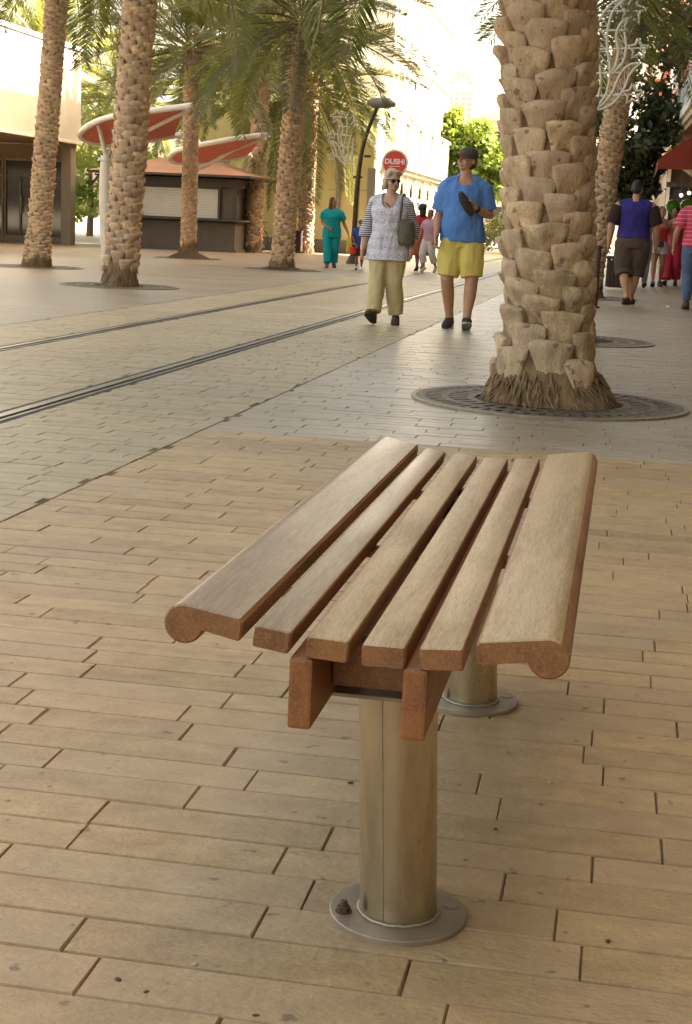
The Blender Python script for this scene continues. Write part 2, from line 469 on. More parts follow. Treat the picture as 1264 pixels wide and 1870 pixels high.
M_inox_d = mat('dull_steel_plate', (.37, .29, .21), .5, metal=.45, n_scale=14, n_amt=.35, rough_n=.1, bump=.15, b_scale=90, b_dist=.001)
M_rust = mat('rusty_bolt', (.16, .085, .045), .75, metal=.3, n_scale=60, n_amt=.5, bump=.4, b_scale=150)
M_weld = mat('weld_bead', (.42, .36, .26), .45, metal=.8, n_scale=80, n_amt=.3, bump=.4, b_scale=200, b_dist=.002)

BX, BY0, BY1 = -.27, 1.81, 3.47
bench = thing('bench', 'backless slatted wooden bench on two round steel posts', 'bench', (BX, BY0, 0))
BL = BY1 - BY0
def rounded(poly, r=.004):
    out = []
    n = len(poly)
    for i in range(n):
        a, p, q = Vector(poly[i - 1]), Vector(poly[i]), Vector(poly[(i + 1) % n])
        d0, d1 = (a - p).normalized(), (q - p).normalized()
        if len(poly) > 8 and (a - p).length < .012 or (q - p).length < .012:
            out.append(tuple(p)); continue
        s, e = p + d0 * r, p + d1 * r
        for t in (0, .33, .67, 1):
            out.append(tuple((s * (1 - t) ** 2 + p * 2 * t * (1 - t) + e * t ** 2)))
    return out
def plank(poly, dark=False, y0=0, y1=BL):
    mb = MB(); n = len(poly); v = random.random() * .9
    c = .0025
    ctr = Vector((sum(p[0] for p in poly) / n, sum(p[1] for p in poly) / n))
    vs = []
    NS = 12
    ys = [y0, y0 + c] + [y0 + (y1 - y0) * k / NS for k in range(1, NS)] + [y1 - c, y1]
    for k, y in enumerate(ys):
        f = c if k in (0, len(ys) - 1) else 0
        for p in poly:
            d = Vector(p) - ctr
            q = Vector(p) - d.normalized() * f
            vs.append((q.x, y, q.y))
    fs = []; L = len(ys)
    for i in range(L - 1):
        for k in range(n):
            fs.append((i * n + k, i * n + (k + 1) % n, (i + 1) * n + (k + 1) % n, (i + 1) * n + k))
    caps = [list(range(n))[::-1], [(L - 1) * n + k for k in range(n)]]
    # upper faces are weathered, edges and end grain keep the oiled colour
    for f in fs:
        a, b = vs[f[0]], vs[f[1]]
        nx, nz = (b[2] - a[2]), -(b[0] - a[0])
        upish = nz / (math.hypot(nx, nz) + 1e-9)
        mb.add([vs[i] for i in f], [(0, 1, 2, 3)], 0 if upish > .80 else 1, False, v)
    for f in caps: mb.add([vs[i] for i in f], [list(range(n))], 1, False, v)
    me = mb.mesh('slat')
    bm = bmesh.new(); bm.from_mesh(me); bmesh.ops.remove_doubles(bm, verts=bm.verts, dist=1e-6)
    bmesh.ops.recalc_face_normals(bm, faces=bm.faces); bm.to_mesh(me); bm.free()
    for p in me.polygons: p.use_smooth = len(p.vertices) == 4
    me.set_sharp_from_angle(angle=math.radians(28))
    return obj('slat', me, [M_wood_sheen if dark else M_wood_top, M_wood_side], bench)
def slat_poly(xa, za, xb, zb, th=.029):
    d = Vector((xb - xa, zb - za)).normalized(); nrm = Vector((d.y, -d.x))
    a, b = Vector((xa, za)), Vector((xb, zb))
    return rounded([tuple(a), tuple(a + nrm * th), tuple(b + nrm * th), tuple(b)], .0045)
def bulb_poly(flip):
    """edge slat with a round nosing that hangs below it; coordinates for the left one, mirrored for the other"""
    c = Vector((-.5245, .4845)); r = .0265
    pts = []
    a0, a1 = math.radians(78), math.radians(346)
    for k in range(19):
        a = a0 + (a1 - a0) * k / 18
        pts.append((c.x + r * math.cos(a), c.y + r * math.sin(a)))
    top_in = (-.4465 + (.0125 if flip else 0), .497); bot_in = (-.4485 + (.0125 if flip else 0), .468)
    pts += [(bot_in[0] - .003, bot_in[1]), (bot_in[0], bot_in[1] + .003), (top_in[0], top_in[1] - .004), (top_in[0] - .004, top_in[1] + .0008)]
    pts = [(x - BX, z) for x, z in pts]
    if flip: pts = [(-.0415 - x - 0.0, z - .002) for x, z in pts][::-1]
    return pts
plank(bulb_poly(False), True)
for k, (xa, za, xb, zb) in enumerate(((-.430, .4918, -.382, .4855), (-.3625, .4836, -.3075, .481), (-.2915, .4795, -.2355, .480), (-.2185, .481, -.1630, .485))):
    plank(slat_poly(xa - BX, za, xb - BX, zb), k == 0)
plank(bulb_poly(True))
MB().box((-.296 - BX, .15, .412), (.112, .03, .066), bev=.003).build('cross_rail', M_wood_side, bench)
MB().box((-.296 - BX, 1.40, .412), (.112, .03, .066), bev=.003).build('cross_rail', M_wood_side, bench)
def beam(x0, x1):
    mb = MB()
    mb.box(((x0 + x1) / 2 - BX, BL / 2 - .0, .4045), (x1 - x0, BL - .008, .095), bev=.005, var=random.random() * .9)
    return mb.build('beam', M_wood_beam, bench)
beam(-.385, -.354); beam(-.238, -.206)
# curved cross battens that carry the slats
for yy in (.66, 1.24):
    pts = [(-.445 - BX, .462), (-.38 - BX, .4535), (-.3 - BX, .4495), (-.21 - BX, .4505), (-.13 - BX, .459)]
    poly = pts + [(x, .449 - .006) for x, z in pts[::-1]]
    MB().prism([(p[0], p[1]) for p in poly][::-1], yy, yy + .05, 'y').build('batten', M_wood_side, bench)
PX = -.27
for yy in (.25, 1.30):
    post = MB()
    post.tube([(0, 0, .008), (-.003, 0, .06), (-.010, 0, .2), (-.018, 0, .352)], .0568, 48)
    p = post.build('post', M_inox, bench, (PX - BX + .012, yy, 0))
    MB().rings([(0, 0, .0005, .1015, .1015), (0, 0, .0075, .1015, .1015), (0, 0, .009, .1, .1), (0, 0, .0091, .05, .05)], 56, smooth=False).build('base_flange', M_inox_d, p)
    w = MB(); K = 44
    w.tube([(.0588 * math.cos(2 * PI * k / K), .0588 * math.sin(2 * PI * k / K), .0105 + .0006 * math.sin(k * 2.1)) for k in range(K + 1)], .0032, 6)
    w.build('weld', M_weld, p)
    for k, (a, hgt) in enumerate(((200, .016), (25, .002), (285 if yy < 1 else 330, 0), (110, .012))):
        if not hgt: continue
        a = math.radians(a); bx, by = .082 * math.cos(a), .082 * math.sin(a)
        b = MB()
        b.tube([(bx, by, .009), (bx, by, .0105)], .0125, 14, smooth=False)
        if hgt > .005:
            b.tube([(bx, by, .0105), (bx, by, .018)], .0098, 6, smooth=False).tube([(bx, by, .018), (bx, by, .0195 + hgt * .4)], [.006, .005], 10)
        b.build('bolt', M_rust if hgt > .005 else M_inox_d, p)
    MB().box((-.036, 0, .3535), (.155, .15, .005)).build('top_plate', M_inox_d, p)
MB().tube([(-.0571 * math.sin(.25) - .018 * k / 8, -.0571 * math.cos(.25), .01 + .34 * k / 8) for k in range(9)], .0008, 6).build('seam', M_weld, [c for c in bench.children if c.name.startswith('post')][0])
bench.rotation_euler = (0, 0, 0)

# ------------------------------------------------------------------ palms
M_boss = mat('palm_leaf_base', (.64, .46, .28), .85, n_scale=16, rgb2=(.38, .25, .14), n_detail=9, stretch=(1, 1, .4), bump=.8, b_scale=85, b_dist=.008, var=.26, speck=(16, .64, (.15, .09, .05)), var_col=(.50, .34, .24), grit=(60, .22), big=7)
M_cut = mat('palm_cut_face', (.60, .46, .30), .85, n_scale=30, rgb2=(.42, .31, .18), bump=.4, b_scale=120, b_dist=.004, var=.15)
M_fibre = mat('palm_fibre', (.30, .195, .10), .95, n_scale=22, rgb2=(.15, .088, .043), stretch=(1, 1, .22), bump=.8, b_scale=60, b_dist=.012)
M_boot = mat('palm_boot', (.33, .20, .085), .85, n_scale=10, rgb2=(.17, .10, .05), stretch=(2, 2, .4), bump=.3, var=.25)
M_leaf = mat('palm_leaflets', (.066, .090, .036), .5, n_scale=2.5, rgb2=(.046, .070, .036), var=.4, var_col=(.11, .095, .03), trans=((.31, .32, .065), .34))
M_leaf_b = mat('palm_leaflets_sunlit', (.10, .135, .04), .48, n_scale=2.5, rgb2=(.07, .10, .035), var=.35, var_col=(.15, .14, .04), trans=((.38, .40, .08), .42))  # lighter copy of the leaflets, sunlight on the far palms put into the colour
M_rachis = mat('palm_rachis', (.23, .17, .06), .6, n_scale=8, n_amt=.4)
M_soil = mat('planting_soil', (.085, .052, .028), .98, n_scale=18, n_amt=.5, bump=.8, b_scale=60, b_dist=.02)

def palm_trunk(rc, height, W, Hs, dz, D, N, seed, flare=.35, flare_h=.5, nu=5, nv=6, boots=True, skip=.28, lean=(0, 0), r_top=.9):
    rnd = random.Random(seed)
    def R(z):
        f = max(0, 1 - z / flare_h)
        return rc * (1 + (r_top - 1) * min(1, z / height)) + flare * rc * f ** 1.7
    def ctr(z): return Vector((lean[0] * z + .0, lean[1] * z, 0))
    mb = MB()
    # fibrous core
    n = 40; zs = [0, .03, .08, .15, .22, .3, .4, .5] + [height * k / 16 for k in range(3, 17)]
    zs = sorted(z for z in zs if z <= height)
    vs = []
    for i, z in enumerate(zs):
        for k in range(n):
            a = 2 * PI * k / n
            q = Vector((math.cos(a) * 3, math.sin(a) * 3, z * 2.2)) + Vector((seed, 0, 0))
            r = R(z) * (1 + (.07 if z < .2 else .02) * noise.noise(q) + (.09 if z < .2 else .02) * noise.noise(q * 3.1))
            vs.append(ctr(z) + Vector((r * math.cos(a), r * math.sin(a), z)))
    L = len(zs)
    mb.add(vs, [(i * n + k, i * n + (k + 1) % n, (i + 1) * n + (k + 1) % n, (i + 1) * n + k) for i in range(L - 1) for k in range(n)] + [[(L - 1) * n + k for k in range(n)]], 1, True, .5)
    # ragged root fibres round the foot
    for _ in range(int(420 * flare)):
        a = rnd.random() * 6.283; z0 = rnd.uniform(.02, skip + .06); l = rnd.uniform(.04, .11)
        p = [ctr(z) + Vector((math.cos(a + da) * (R(max(z, 0)) + e), math.sin(a + da) * (R(max(z, 0)) + e), max(z, .004))) for z, da, e in ((z0 + l * .4, 0, -.01), (z0, rnd.uniform(-.03, .03), .012), (z0 - l * .6, rnd.uniform(-.06, .06), rnd.uniform(.005, .03)))]
        mb.tube(p, [.006, .007, .002], 4, 1, var=rnd.random())
    # bosses in staggered, slightly twisting rings
    tw = rnd.random() * 6
    total = int((height - Hs * .4 - skip) / dz * N)
    if True:
        for kk in range(total):
            row = kk // N; i = kk % 61
            if kk < N * .8 and rnd.random() < .3: continue
            a0 = tw + kk * 2.399963 + rnd.uniform(-.05, .05)
            zz = skip + kk * dz / N + rnd.uniform(-.12, .12) * dz
            w = W * rnd.uniform(.84, 1.14); h = Hs * rnd.uniform(.85, 1.1); d = D * rnd.uniform(.7, 1.25)
            tilt = rnd.uniform(-.16, .16); vv = rnd.random() * .99 + .001
            pl = [(rnd.uniform(.72, .98), rnd.uniform(-.55, .55), rnd.uniform(-.5, .35)) for _ in range(3)]
            grid = []
            us = [-1.0] + [-1 + 2 * k / (nu - 1) for k in range(nu)] + [1.0]
            nk = nu + 2
            dd_ = d * min(1, max(0, zz) / .5 + .45)
            for j in range(nv + 2):
                v = min(1, j / (nv - 1))
                for k, u in enumerate(us):
                    ww = w * (.60 + .40 * min(1, v / .8))
                    zt = zz + h * (v - .5) + tilt * u * w * .5 * v - (abs(u) ** 3) * h * .06 * v + h * .05 * noise.noise(Vector((u * 1.7 + i * 5, row * 2.3, vv * 7))) * v
                    prot = dd_ * (-.45 + 1.45 * v ** .7) * (1 - .30 * abs(u) ** 2.5)
                    prot = min([prot] + [dd_ * (c0 + ca * u * .6 + cb * (v - .75)) for c0, ca, cb in pl])
                    if j == nv: prot *= .60; zt += h * .025
                    elif j == nv + 1: prot = -.02; zt -= h * .05
                    nn = noise.noise(Vector((u * 1.3 + seed + i * 3.1, v * 2.2 + row * 1.7, vv * 9)))
                    n2 = noise.noise(Vector((u * 3.1 + i, v * 4 + row, vv * 23)))
                    prot += dd_ * (.20 * nn + .12 * n2) * (1 if 0 < j <= nv else .2)
                    if k in (0, nk - 1): prot = min(prot - dd_ * .75, -.012)
                    ang = a0 + ww * u * .5 / R(max(zt, 0)) + tilt * .1 * (v - .5)
                    r = R(max(zt, 0)) * .975 + prot
                    grid.append(ctr(zt) + Vector((r * math.cos(ang), r * math.sin(ang), zt)))
            fs = []; fc = []
            for j in range(nv + 1):
                for k in range(nk - 1):
                    q = (j * nk + k, j * nk + k + 1, (j + 1) * nk + k + 1, (j + 1) * nk + k)
                    (fc if j >= nv - 1 or k in (0, nk - 2) else fs).append(q + ((2 if j >= nv - 1 else 0),))
            o = len(mb.v); mb.v += [tuple(p) for p in grid]
            for q in fs:
                mb.f.append([x + o for x in q[:4]]); mb.mi.append(0); mb.sm.append(True); mb.var.append(vv)
            for q in fc:
                mb.f.append([x + o for x in q[:4]]); mb.mi.append(q[4]); mb.sm.append(False); mb.var.append(vv)
    # upright stubs of old leaves under the crown
    if boots:
        for k in range(34):
            a = k * 2.39996 + rnd.uniform(-.2, .2); zb = height - .75 + .75 * (k / 34) + rnd.uniform(-.05, .05)
            l = rnd.uniform(.28, .5); out = rnd.uniform(.12, .4)
            dr = Vector((math.cos(a), math.sin(a), 0)); sd_ = Vector((-math.sin(a), math.cos(a), 0))
            p0 = ctr(zb) + dr * (R(zb) * .9) + Vector((0, 0, zb)); p1 = p0 + Vector((0, 0, l * .55)) + dr * (out * l * .35); p2 = p0 + Vector((0, 0, l)) + dr * (out * l)
            ww = W * .55
            vv = rnd.random()
            for (pa, wa, ta), (pb, wb, tb) in (((p0, ww, .03), (p1, ww * .62, .025)), ((p1, ww * .62, .025), (p2, ww * .4, .012))):
                vs = []
                for p, w_, t_ in ((pa, wa, ta), (pb, wb, tb)):
                    vs += [p - sd_ * w_ * .5, p + dr * t_, p + sd_ * w_ * .5, p - dr * t_ * .6]
                mb.add(vs, [(0, 1, 5, 4), (1, 2, 6, 5), (2, 3, 7, 6), (3, 0, 4, 7), (4, 5, 6, 7)], 3, False, vv)
    me = mb.mesh('trunk')
    return me

def palm_crown(seed, n=46, L0=2.6, pairs=125, low=-28, leaf=.34, lw=.019):
    rnd = random.Random(seed)
    mb = MB()
    for i in range(n):
        t = i / (n - 1)
        el = math.radians(84 - (84 - low) * t ** .85 + rnd.uniform(-7, 7))
        az = i * 2.39996 + rnd.uniform(-.18, .18)
        Lf = L0 * (.72 + .32 * min(1, t * 2)) * rnd.uniform(.88, 1.1)
        droop = math.radians(rnd.uniform(38, 70)) * (.55 + .55 * t)
        twist = rnd.uniform(-.5, .5)
        S = 12
        p = Vector((math.cos(az) * .10, math.sin(az) * .10, .1 - .42 * t)); pts = [p.copy()]; ang = el; side_d = rnd.uniform(-.12, .12); az2 = az
        for s in range(S):
            d = Vector((math.cos(az2) * math.cos(ang), math.sin(az2) * math.cos(ang), math.sin(ang)))
            p = p + d * (Lf / S); pts.append(p.copy())
            ang -= droop / S * (.5 + 1.1 * s / S); ang = max(ang, -1.45); az2 += side_d / S
        rr = [.022 * (1 - .85 * k / S) + .003 for k in range(S + 1)]
        mb.tube(pts, rr, 4, 1, smooth=True, ell=.7)
        fv = rnd.random() * .9
        def at(u):
            f = u * S; k = min(S - 1, int(f)); f -= k
            return pts[k].lerp(pts[k + 1], f), (pts[k + 1] - pts[k]).normalized()
        for j in range(pairs):
            u = .16 + .84 * (j + rnd.random() * .6) / pairs
            q, tg = at(min(u, .999))
            sd_ = tg.cross(Vector((0, 0, 1)))
            if sd_.length < .05: sd_ = Vector((-math.sin(az), math.cos(az), 0))
            sd_.normalize(); nu_ = sd_.cross(tg)
            sd2 = sd_ * math.cos(twist * u) + nu_ * math.sin(twist * u); nu2 = nu_ * math.cos(twist * u) - sd_ * math.sin(twist * u)
            ll = leaf * (.55 + .75 * math.sin(PI * min(1, .12 + u * .80))) * rnd.uniform(.85, 1.12)
            for sg in (-1, 1):
                d = (sd2 * sg * rnd.uniform(.62, .85) + tg * rnd.uniform(.5, .85) + nu2 * rnd.uniform(.05, .5)).normalized()
                d2 = (d + Vector((0, 0, -rnd.uniform(.05, .35)))).normalized()
                wv = tg.cross(d).cross(d).normalized() * lw * .5
                a = q; b = q + d * ll * .5; c = q + d * ll * .5 + d2 * ll * .5
                o = len(mb.v)
                mb.v += [tuple(a), tuple(b - wv), tuple(c), tuple(b + wv)]
                mb.f.append([o, o + 1, o + 2, o + 3]); mb.mi.append(0); mb.sm.append(False); mb.var.append(min(.999, max(.001, fv + rnd.uniform(-.12, .12))))
    return mb.mesh('crown')

TRUNK_MATS = [M_boss, M_fibre, M_cut, M_boot]
CROWNS = [palm_crown(3, n=52), palm_crown(11, n=50, low=-30), palm_crown(23, n=58, low=-48, L0=2.75)]
TR_BIG = palm_trunk(.222, 4.3, .215, .232, .140, .078, 7, 5, lean=(-.075, 0), flare=.80, flare_h=.52, nu=11, nv=13, skip=.12, r_top=.95)
TR_A = palm_trunk(.175, 5.2, .150, .15, .083, .056, 9, 8, flare=.45, flare_h=.9, lean=(.075, .0), skip=.1)
TR_B = palm_trunk(.190, 4.9, .175, .19, .110, .068, 8, 12, flare=.22, flare_h=.6, lean=(.058, 0), skip=.16)
TR_C = palm_trunk(.195, 4.5, .150, .165, .092, .058, 9, 19, flare=.35, flare_h=.5, lean=(.04, 0), skip=.16)
TR_R = palm_trunk(.175, 4.6, .140, .15, .085, .055, 9, 27, flare=.35, flare_h=.5, skip=.16, lean=(.08, 0))
TR_K = palm_trunk(.175, 4.7, .125, .13, .072, .04, 10, 23, flare=.75, flare_h=.4, skip=.3, lean=(-.004, 0))
GP = 'date palms along the tram street'
def palm(label, x, y, tr, crown, ch, rz=0.0, scale=1.0, rc=0.0, pale=False, lean=(0, 0), cs=1.0):
    t = thing('date_palm', label, 'palm tree', (x, y, 0), rz, GP)
    t.scale = (scale, scale, scale)
    obj('trunk', tr, TRUNK_MATS, t)
    c = obj('crown', crown, [M_leaf, M_rachis], t, (lean[0] * ch, lean[1] * ch, ch), rc)
    c.scale = (cs, cs, cs)
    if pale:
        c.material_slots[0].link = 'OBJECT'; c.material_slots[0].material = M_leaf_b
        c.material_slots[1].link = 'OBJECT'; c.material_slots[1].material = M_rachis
    return t
palm('thick date palm trunk with big cut leaf bases, rising behind the wooden bench', -.395, 8.98, TR_BIG, CROWNS[0], 4.4, rz=0, lean=(-.075, 0))
palm('date palm almost hidden directly behind the thick nearest trunk', -.52, 14.42, TR_B, CROWNS[1], 5.0, rz=PI, rc=1, scale=1.18)
palm('shaded date palm trunk beside the man in the purple shirt', -.575, 24.45, TR_R, CROWNS[1], 5.0, rz=0, rc=2.2, scale=1.0, lean=(.08, 0))
palm('slender curved date palm standing before the glass doors of the white building', -10.12, 25.2, TR_A, CROWNS[0], 5.5, rz=.0, rc=3, lean=(.075, 0))
palm('date palm trunk crossing the white canopy post, in a round iron grate', -6.86, 20.1, TR_B, CROWNS[0], 5.2, rz=.0, rc=4.1, scale=1.06, lean=(.058, 0))
palm('date palm rising in front of the shuttered kiosk', -10.25, 35.0, TR_K, CROWNS[1], 4.95, rz=0, rc=.7)
palm('date palm with scaly trunk between the kiosk and the woman in turquoise', -6.9, 30.3, TR_C, CROWNS[1], 4.9, rz=0, rc=5.2, scale=1.03, lean=(.04, 0))
palm('date palm with orange leaf stubs, just behind on the left of another trunk', -11.05, 44.5, TR_B, CROWNS[1], 5.0, rz=1.4, rc=2.9, scale=1.2, cs=1.12)
palm('date palm in the rear row whose fronds droop before the yellow wall', -9.95, 46.9, TR_C, CROWNS[2], 4.6, rz=5.0, rc=1.5, scale=1.12, cs=1.1)
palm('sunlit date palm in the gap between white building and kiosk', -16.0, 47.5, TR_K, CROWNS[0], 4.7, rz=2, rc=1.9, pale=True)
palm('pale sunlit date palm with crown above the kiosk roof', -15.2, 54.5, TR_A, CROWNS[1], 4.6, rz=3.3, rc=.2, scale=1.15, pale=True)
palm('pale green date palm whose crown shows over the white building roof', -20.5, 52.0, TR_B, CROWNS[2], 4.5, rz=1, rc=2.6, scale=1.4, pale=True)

# round iron tree grates
M_iron = mat('grate_iron', (.21, .165, .12), .6, metal=.5, n_scale=30, n_amt=.4, rough_n=.12)
M_iron_rim = mat('grate_rim', (.36, .29, .21), .55, metal=.3, n_scale=30, n_amt=.4)
def grate_mesh(R, ri, n=36, fine=True):
    mb = MB()
    def sector(r0, r1, a0, a1, z0, z1, k=3):
        vs = []
        for z in (z0, z1):
            for i in range(k + 1):
                a = a0 + (a1 - a0) * i / k
                vs += [(r0 * math.cos(a), r0 * math.sin(a), z), (r1 * math.cos(a), r1 * math.sin(a), z)]
        h = 2 * (k + 1)
        fs = []
        for i in range(k):
            p = 2 * i
            fs += [(h + p, h + p + 1, h + p + 3, h + p + 2), (p + 1, p + 3, h + p + 3, h + p + 1), (p, h + p, h + p + 2, p + 2)]
        fs += [(0, 1, h + 1, h), (2 * k, h + 2 * k, h + 2 * k + 1, 2 * k + 1)]
        mb.add(vs, fs)
    z0, z1 = .001, .012
    rm = (ri + R) / 2
    for r0, r1 in ((ri, ri + .045), (rm - .022, rm + .022), (R - .06, R - .012)):
        for i in range(n): sector(r0, r1, 2 * PI * i / n, 2 * PI * (i + 1) / n, z0, z1, 2)
    m1, m2 = n, int(n * 1.5)
    for cnt, r0, r1 in ((m1, ri + .04, rm - .02), (m2, rm + .02, R - .055)):
        for i in range(cnt):
            a = 2 * PI * i / cnt; w = 2 * PI / cnt * .27
            sector(r0, r1, a - w, a + w, z0, z1 - .001, 1)
    return mb.mesh('grille')
def grate(label, x, y, R, ri):
    t = thing('tree_grate', label, 'tree grate', (x, y, 0), 0, 'round iron tree grates')
    obj('grille', grate_mesh(R, ri), M_iron, t)
    rim = MB(); K = 64
    vs = []
    for r in (R - .010, R + .022):
        for z in (.001, .013): vs += [(r * math.cos(2 * PI * k / K), r * math.sin(2 * PI * k / K), z) for k in range(K)]
    fs = []
    for k in range(K):
        j = (k + 1) % K
        fs += [(K + k, 3 * K + k, 3 * K + j, K + j), (2 * K + k, 2 * K + j, 3 * K + j, 3 * K + k), (k, K + k, K + j, j)]
    rim.add(vs, fs).build('rim', M_iron_rim, t)
    s = MB(); s.rings([(0, 0, .0005, R - .012, R - .012), (0, 0, .0025, R - .012, R - .012), (0, 0, .003, ri * .98, ri * .98)], 48)
    s.build('pit', M_soil, t)
    return t
grate('large iron tree grate ringing the thick nearest palm', -.395, 9.02, .80, .44)
grate('iron tree grate showing at the right of the thick palm base', -.44, 14.47, .74, .38)
grate('iron tree grate under the palm that crosses the canopy post', -6.86, 20.1, .80, .36)
grate('iron tree grate under the palm before the glass doors', -10.12, 25.2, .80, .36)
grate('iron tree grate under the palm beside the purple shirt', -.60, 24.45, .80, .36)
grate('iron tree grate under the palm near the woman in turquoise', -6.9, 30.3, .80, .36)
grate('iron tree grate under the palm before the kiosk', -10.25, 35.0, .80, .36)
def mound(label, x, y, r, h, seed):
    rnd = random.Random(seed); mb = MB(); n = 28; vs = []; rows = 6
    for i in range(rows + 1):
        f = i / rows
        for k in range(n):
            a = 2 * PI * k / n
            rr = r * (1 - f) * (1 + .12 * noise.noise(Vector((math.cos(a) * 2, math.sin(a) * 2, f * 3 + seed))))
            vs.append((rr * math.cos(a), rr * math.sin(a), .003 + h * f ** .8 + .01 * noise.noise(Vector((a * 3, f * 5, seed)))))
    mb.add(vs, [(i * n + k, i * n + (k + 1) % n, (i + 1) * n + (k + 1) % n, (i + 1) * n + k) for i in range(rows) for k in range(n)], 0, True)
    o = mb.build('soil_mound', M_soil, None, (x, y, 0)); tag(o, label, 'soil')
mound('low heap of brown soil round the kiosk palm base', -10.25, 35.0, .52, .22, 3)
mound('brown soil heaped round the palm near the woman in turquoise', -6.9, 30.3, .46, .12, 4)
mound('dry soil and root crumbs around the thick palm base', -.395, 8.98, .46, .05, 5)

# ------------------------------------------------------------------ broad-leaved trees and shrubs
def foliage(seed, lobes, leaves, size, dense=1.0):
    rnd = random.Random(seed); mb = MB()
    for (cx, cy, cz, rx, ry, rz) in lobes:
        cl = []
        for _ in range(int(16 * dense)):
            while True:
                d = Vector((rnd.gauss(0, 1), rnd.gauss(0, 1), rnd.gauss(0, 1))).normalized() * rnd.uniform(.45, 1.0)
                break
            cl.append((Vector((cx + d.x * rx, cy + d.y * ry, cz + d.z * rz)), rnd.uniform(.16, .34), rnd.random()))
        for c, r, vv in cl:
            r *= (rx + ry + rz) / 3 * 1.25
            for _ in range(leaves):
                d = Vector((rnd.gauss(0, 1), rnd.gauss(0, 1), rnd.gauss(0, .8))) * (r * .55)
                p = c + d
                nrm = Vector((rnd.gauss(0, 1), rnd.gauss(0, 1), rnd.gauss(.6, 1))).normalized()
                t = nrm.orthogonal().normalized(); t = Matrix.Rotation(rnd.uniform(0, 6.28), 3, nrm) @ t; b = nrm.cross(t)
                s = size * rnd.uniform(.6, 1.25)
                o = len(mb.v)
                mb.v += [tuple(p - t * s), tuple(p - b * s * .5 + nrm * s * .1), tuple(p + t * s), tuple(p + b * s * .5 + nrm * s * .1)]
                mb.f.append([o, o + 1, o + 2, o + 3]); mb.mi.append(0); mb.sm.append(False)
                mb.var.append(min(.999, max(.001, vv * .7 + rnd.random() * .3)))
    return mb.mesh('crown')
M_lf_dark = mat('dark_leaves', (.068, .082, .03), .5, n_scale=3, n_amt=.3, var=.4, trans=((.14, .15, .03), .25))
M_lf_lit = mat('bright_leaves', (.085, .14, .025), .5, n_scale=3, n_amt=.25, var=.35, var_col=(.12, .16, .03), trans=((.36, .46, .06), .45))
M_lf_hedge = mat('hedge_leaves', (.085, .105, .035), .55, n_scale=3, n_amt=.3, var=.35, trans=((.2, .22, .05), .3))
M_bark = mat('grey_bark', (.17, .13, .09), .9, n_scale=14, n_amt=.5, stretch=(1, 1, .3), bump=.6)
def broad_tree(name, label, cat, x, y, trunk_pts, trunk_r, limbs, lobes, leaves, size, m, seed, dense=1.0):
    t = thing(name, label, cat, (x, y, 0))
    mb = MB().tube(trunk_pts, trunk_r, 12)
    for pts, r in limbs: mb.tube(pts, [r, r * .6, r * .25], 8)
    mb.build('trunk', M_bark, t)
    obj('crown', foliage(seed, lobes, leaves, size, dense), m, t)
    return t
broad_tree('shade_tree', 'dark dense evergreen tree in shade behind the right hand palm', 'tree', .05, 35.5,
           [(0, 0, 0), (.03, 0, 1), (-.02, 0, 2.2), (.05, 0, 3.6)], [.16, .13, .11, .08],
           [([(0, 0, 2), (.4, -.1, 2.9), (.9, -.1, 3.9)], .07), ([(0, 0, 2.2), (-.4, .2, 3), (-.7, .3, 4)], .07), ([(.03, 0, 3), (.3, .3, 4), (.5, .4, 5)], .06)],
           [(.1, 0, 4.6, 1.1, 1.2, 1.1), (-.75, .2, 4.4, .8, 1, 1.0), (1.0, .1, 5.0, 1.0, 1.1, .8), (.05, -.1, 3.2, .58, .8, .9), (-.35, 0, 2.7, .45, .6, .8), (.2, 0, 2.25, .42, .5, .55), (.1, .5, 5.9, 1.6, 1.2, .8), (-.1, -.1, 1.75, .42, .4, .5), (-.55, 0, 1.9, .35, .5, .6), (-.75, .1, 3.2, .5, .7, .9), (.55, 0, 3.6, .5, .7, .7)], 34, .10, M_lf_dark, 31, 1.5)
broad_tree('street_tree', 'bright green sunlit tree at the far end of the street', 'tree', -7.45, 70,
           [(0, 0, 0), (.05, 0, 1.2), (0, 0, 2.6), (.1, 0, 4)], [.17, .13, .11, .07],
           [([(0, 0, 2), (.7, 0, 3), (1.4, .1, 3.8)], .07), ([(0, 0, 2.2), (-.5, .1, 3.2), (-.9, .2, 4.2)], .07), ([(0, 0, 2.4), (.2, -.3, 3.5), (.4, -.5, 4.6)], .06)],
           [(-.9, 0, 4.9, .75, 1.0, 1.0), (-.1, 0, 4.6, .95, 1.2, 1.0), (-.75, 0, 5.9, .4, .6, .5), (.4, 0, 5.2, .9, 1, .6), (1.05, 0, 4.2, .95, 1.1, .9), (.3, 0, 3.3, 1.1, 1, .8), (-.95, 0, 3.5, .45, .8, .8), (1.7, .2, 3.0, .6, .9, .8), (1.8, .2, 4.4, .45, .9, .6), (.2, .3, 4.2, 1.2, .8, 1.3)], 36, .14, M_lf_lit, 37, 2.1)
broad_tree('street_tree', 'small lime green tree just right of the man in the blue shirt', 'tree', -6.4, 78,
           [(0, 0, 0), (.03, 0, 1.2), (0, 0, 2.4)], [.07, .06, .04], [([(0, 0, 1.6), (.4, 0, 2.3), (.6, .1, 3)], .035)],
           [(.1, 0, 3.0, .8, .9, .8), (.55, 0, 4.0, .8, .8, .9), (.7, .1, 2.4, .5, .6, .5)], 30, .12, M_lf_lit, 41, 1.2)
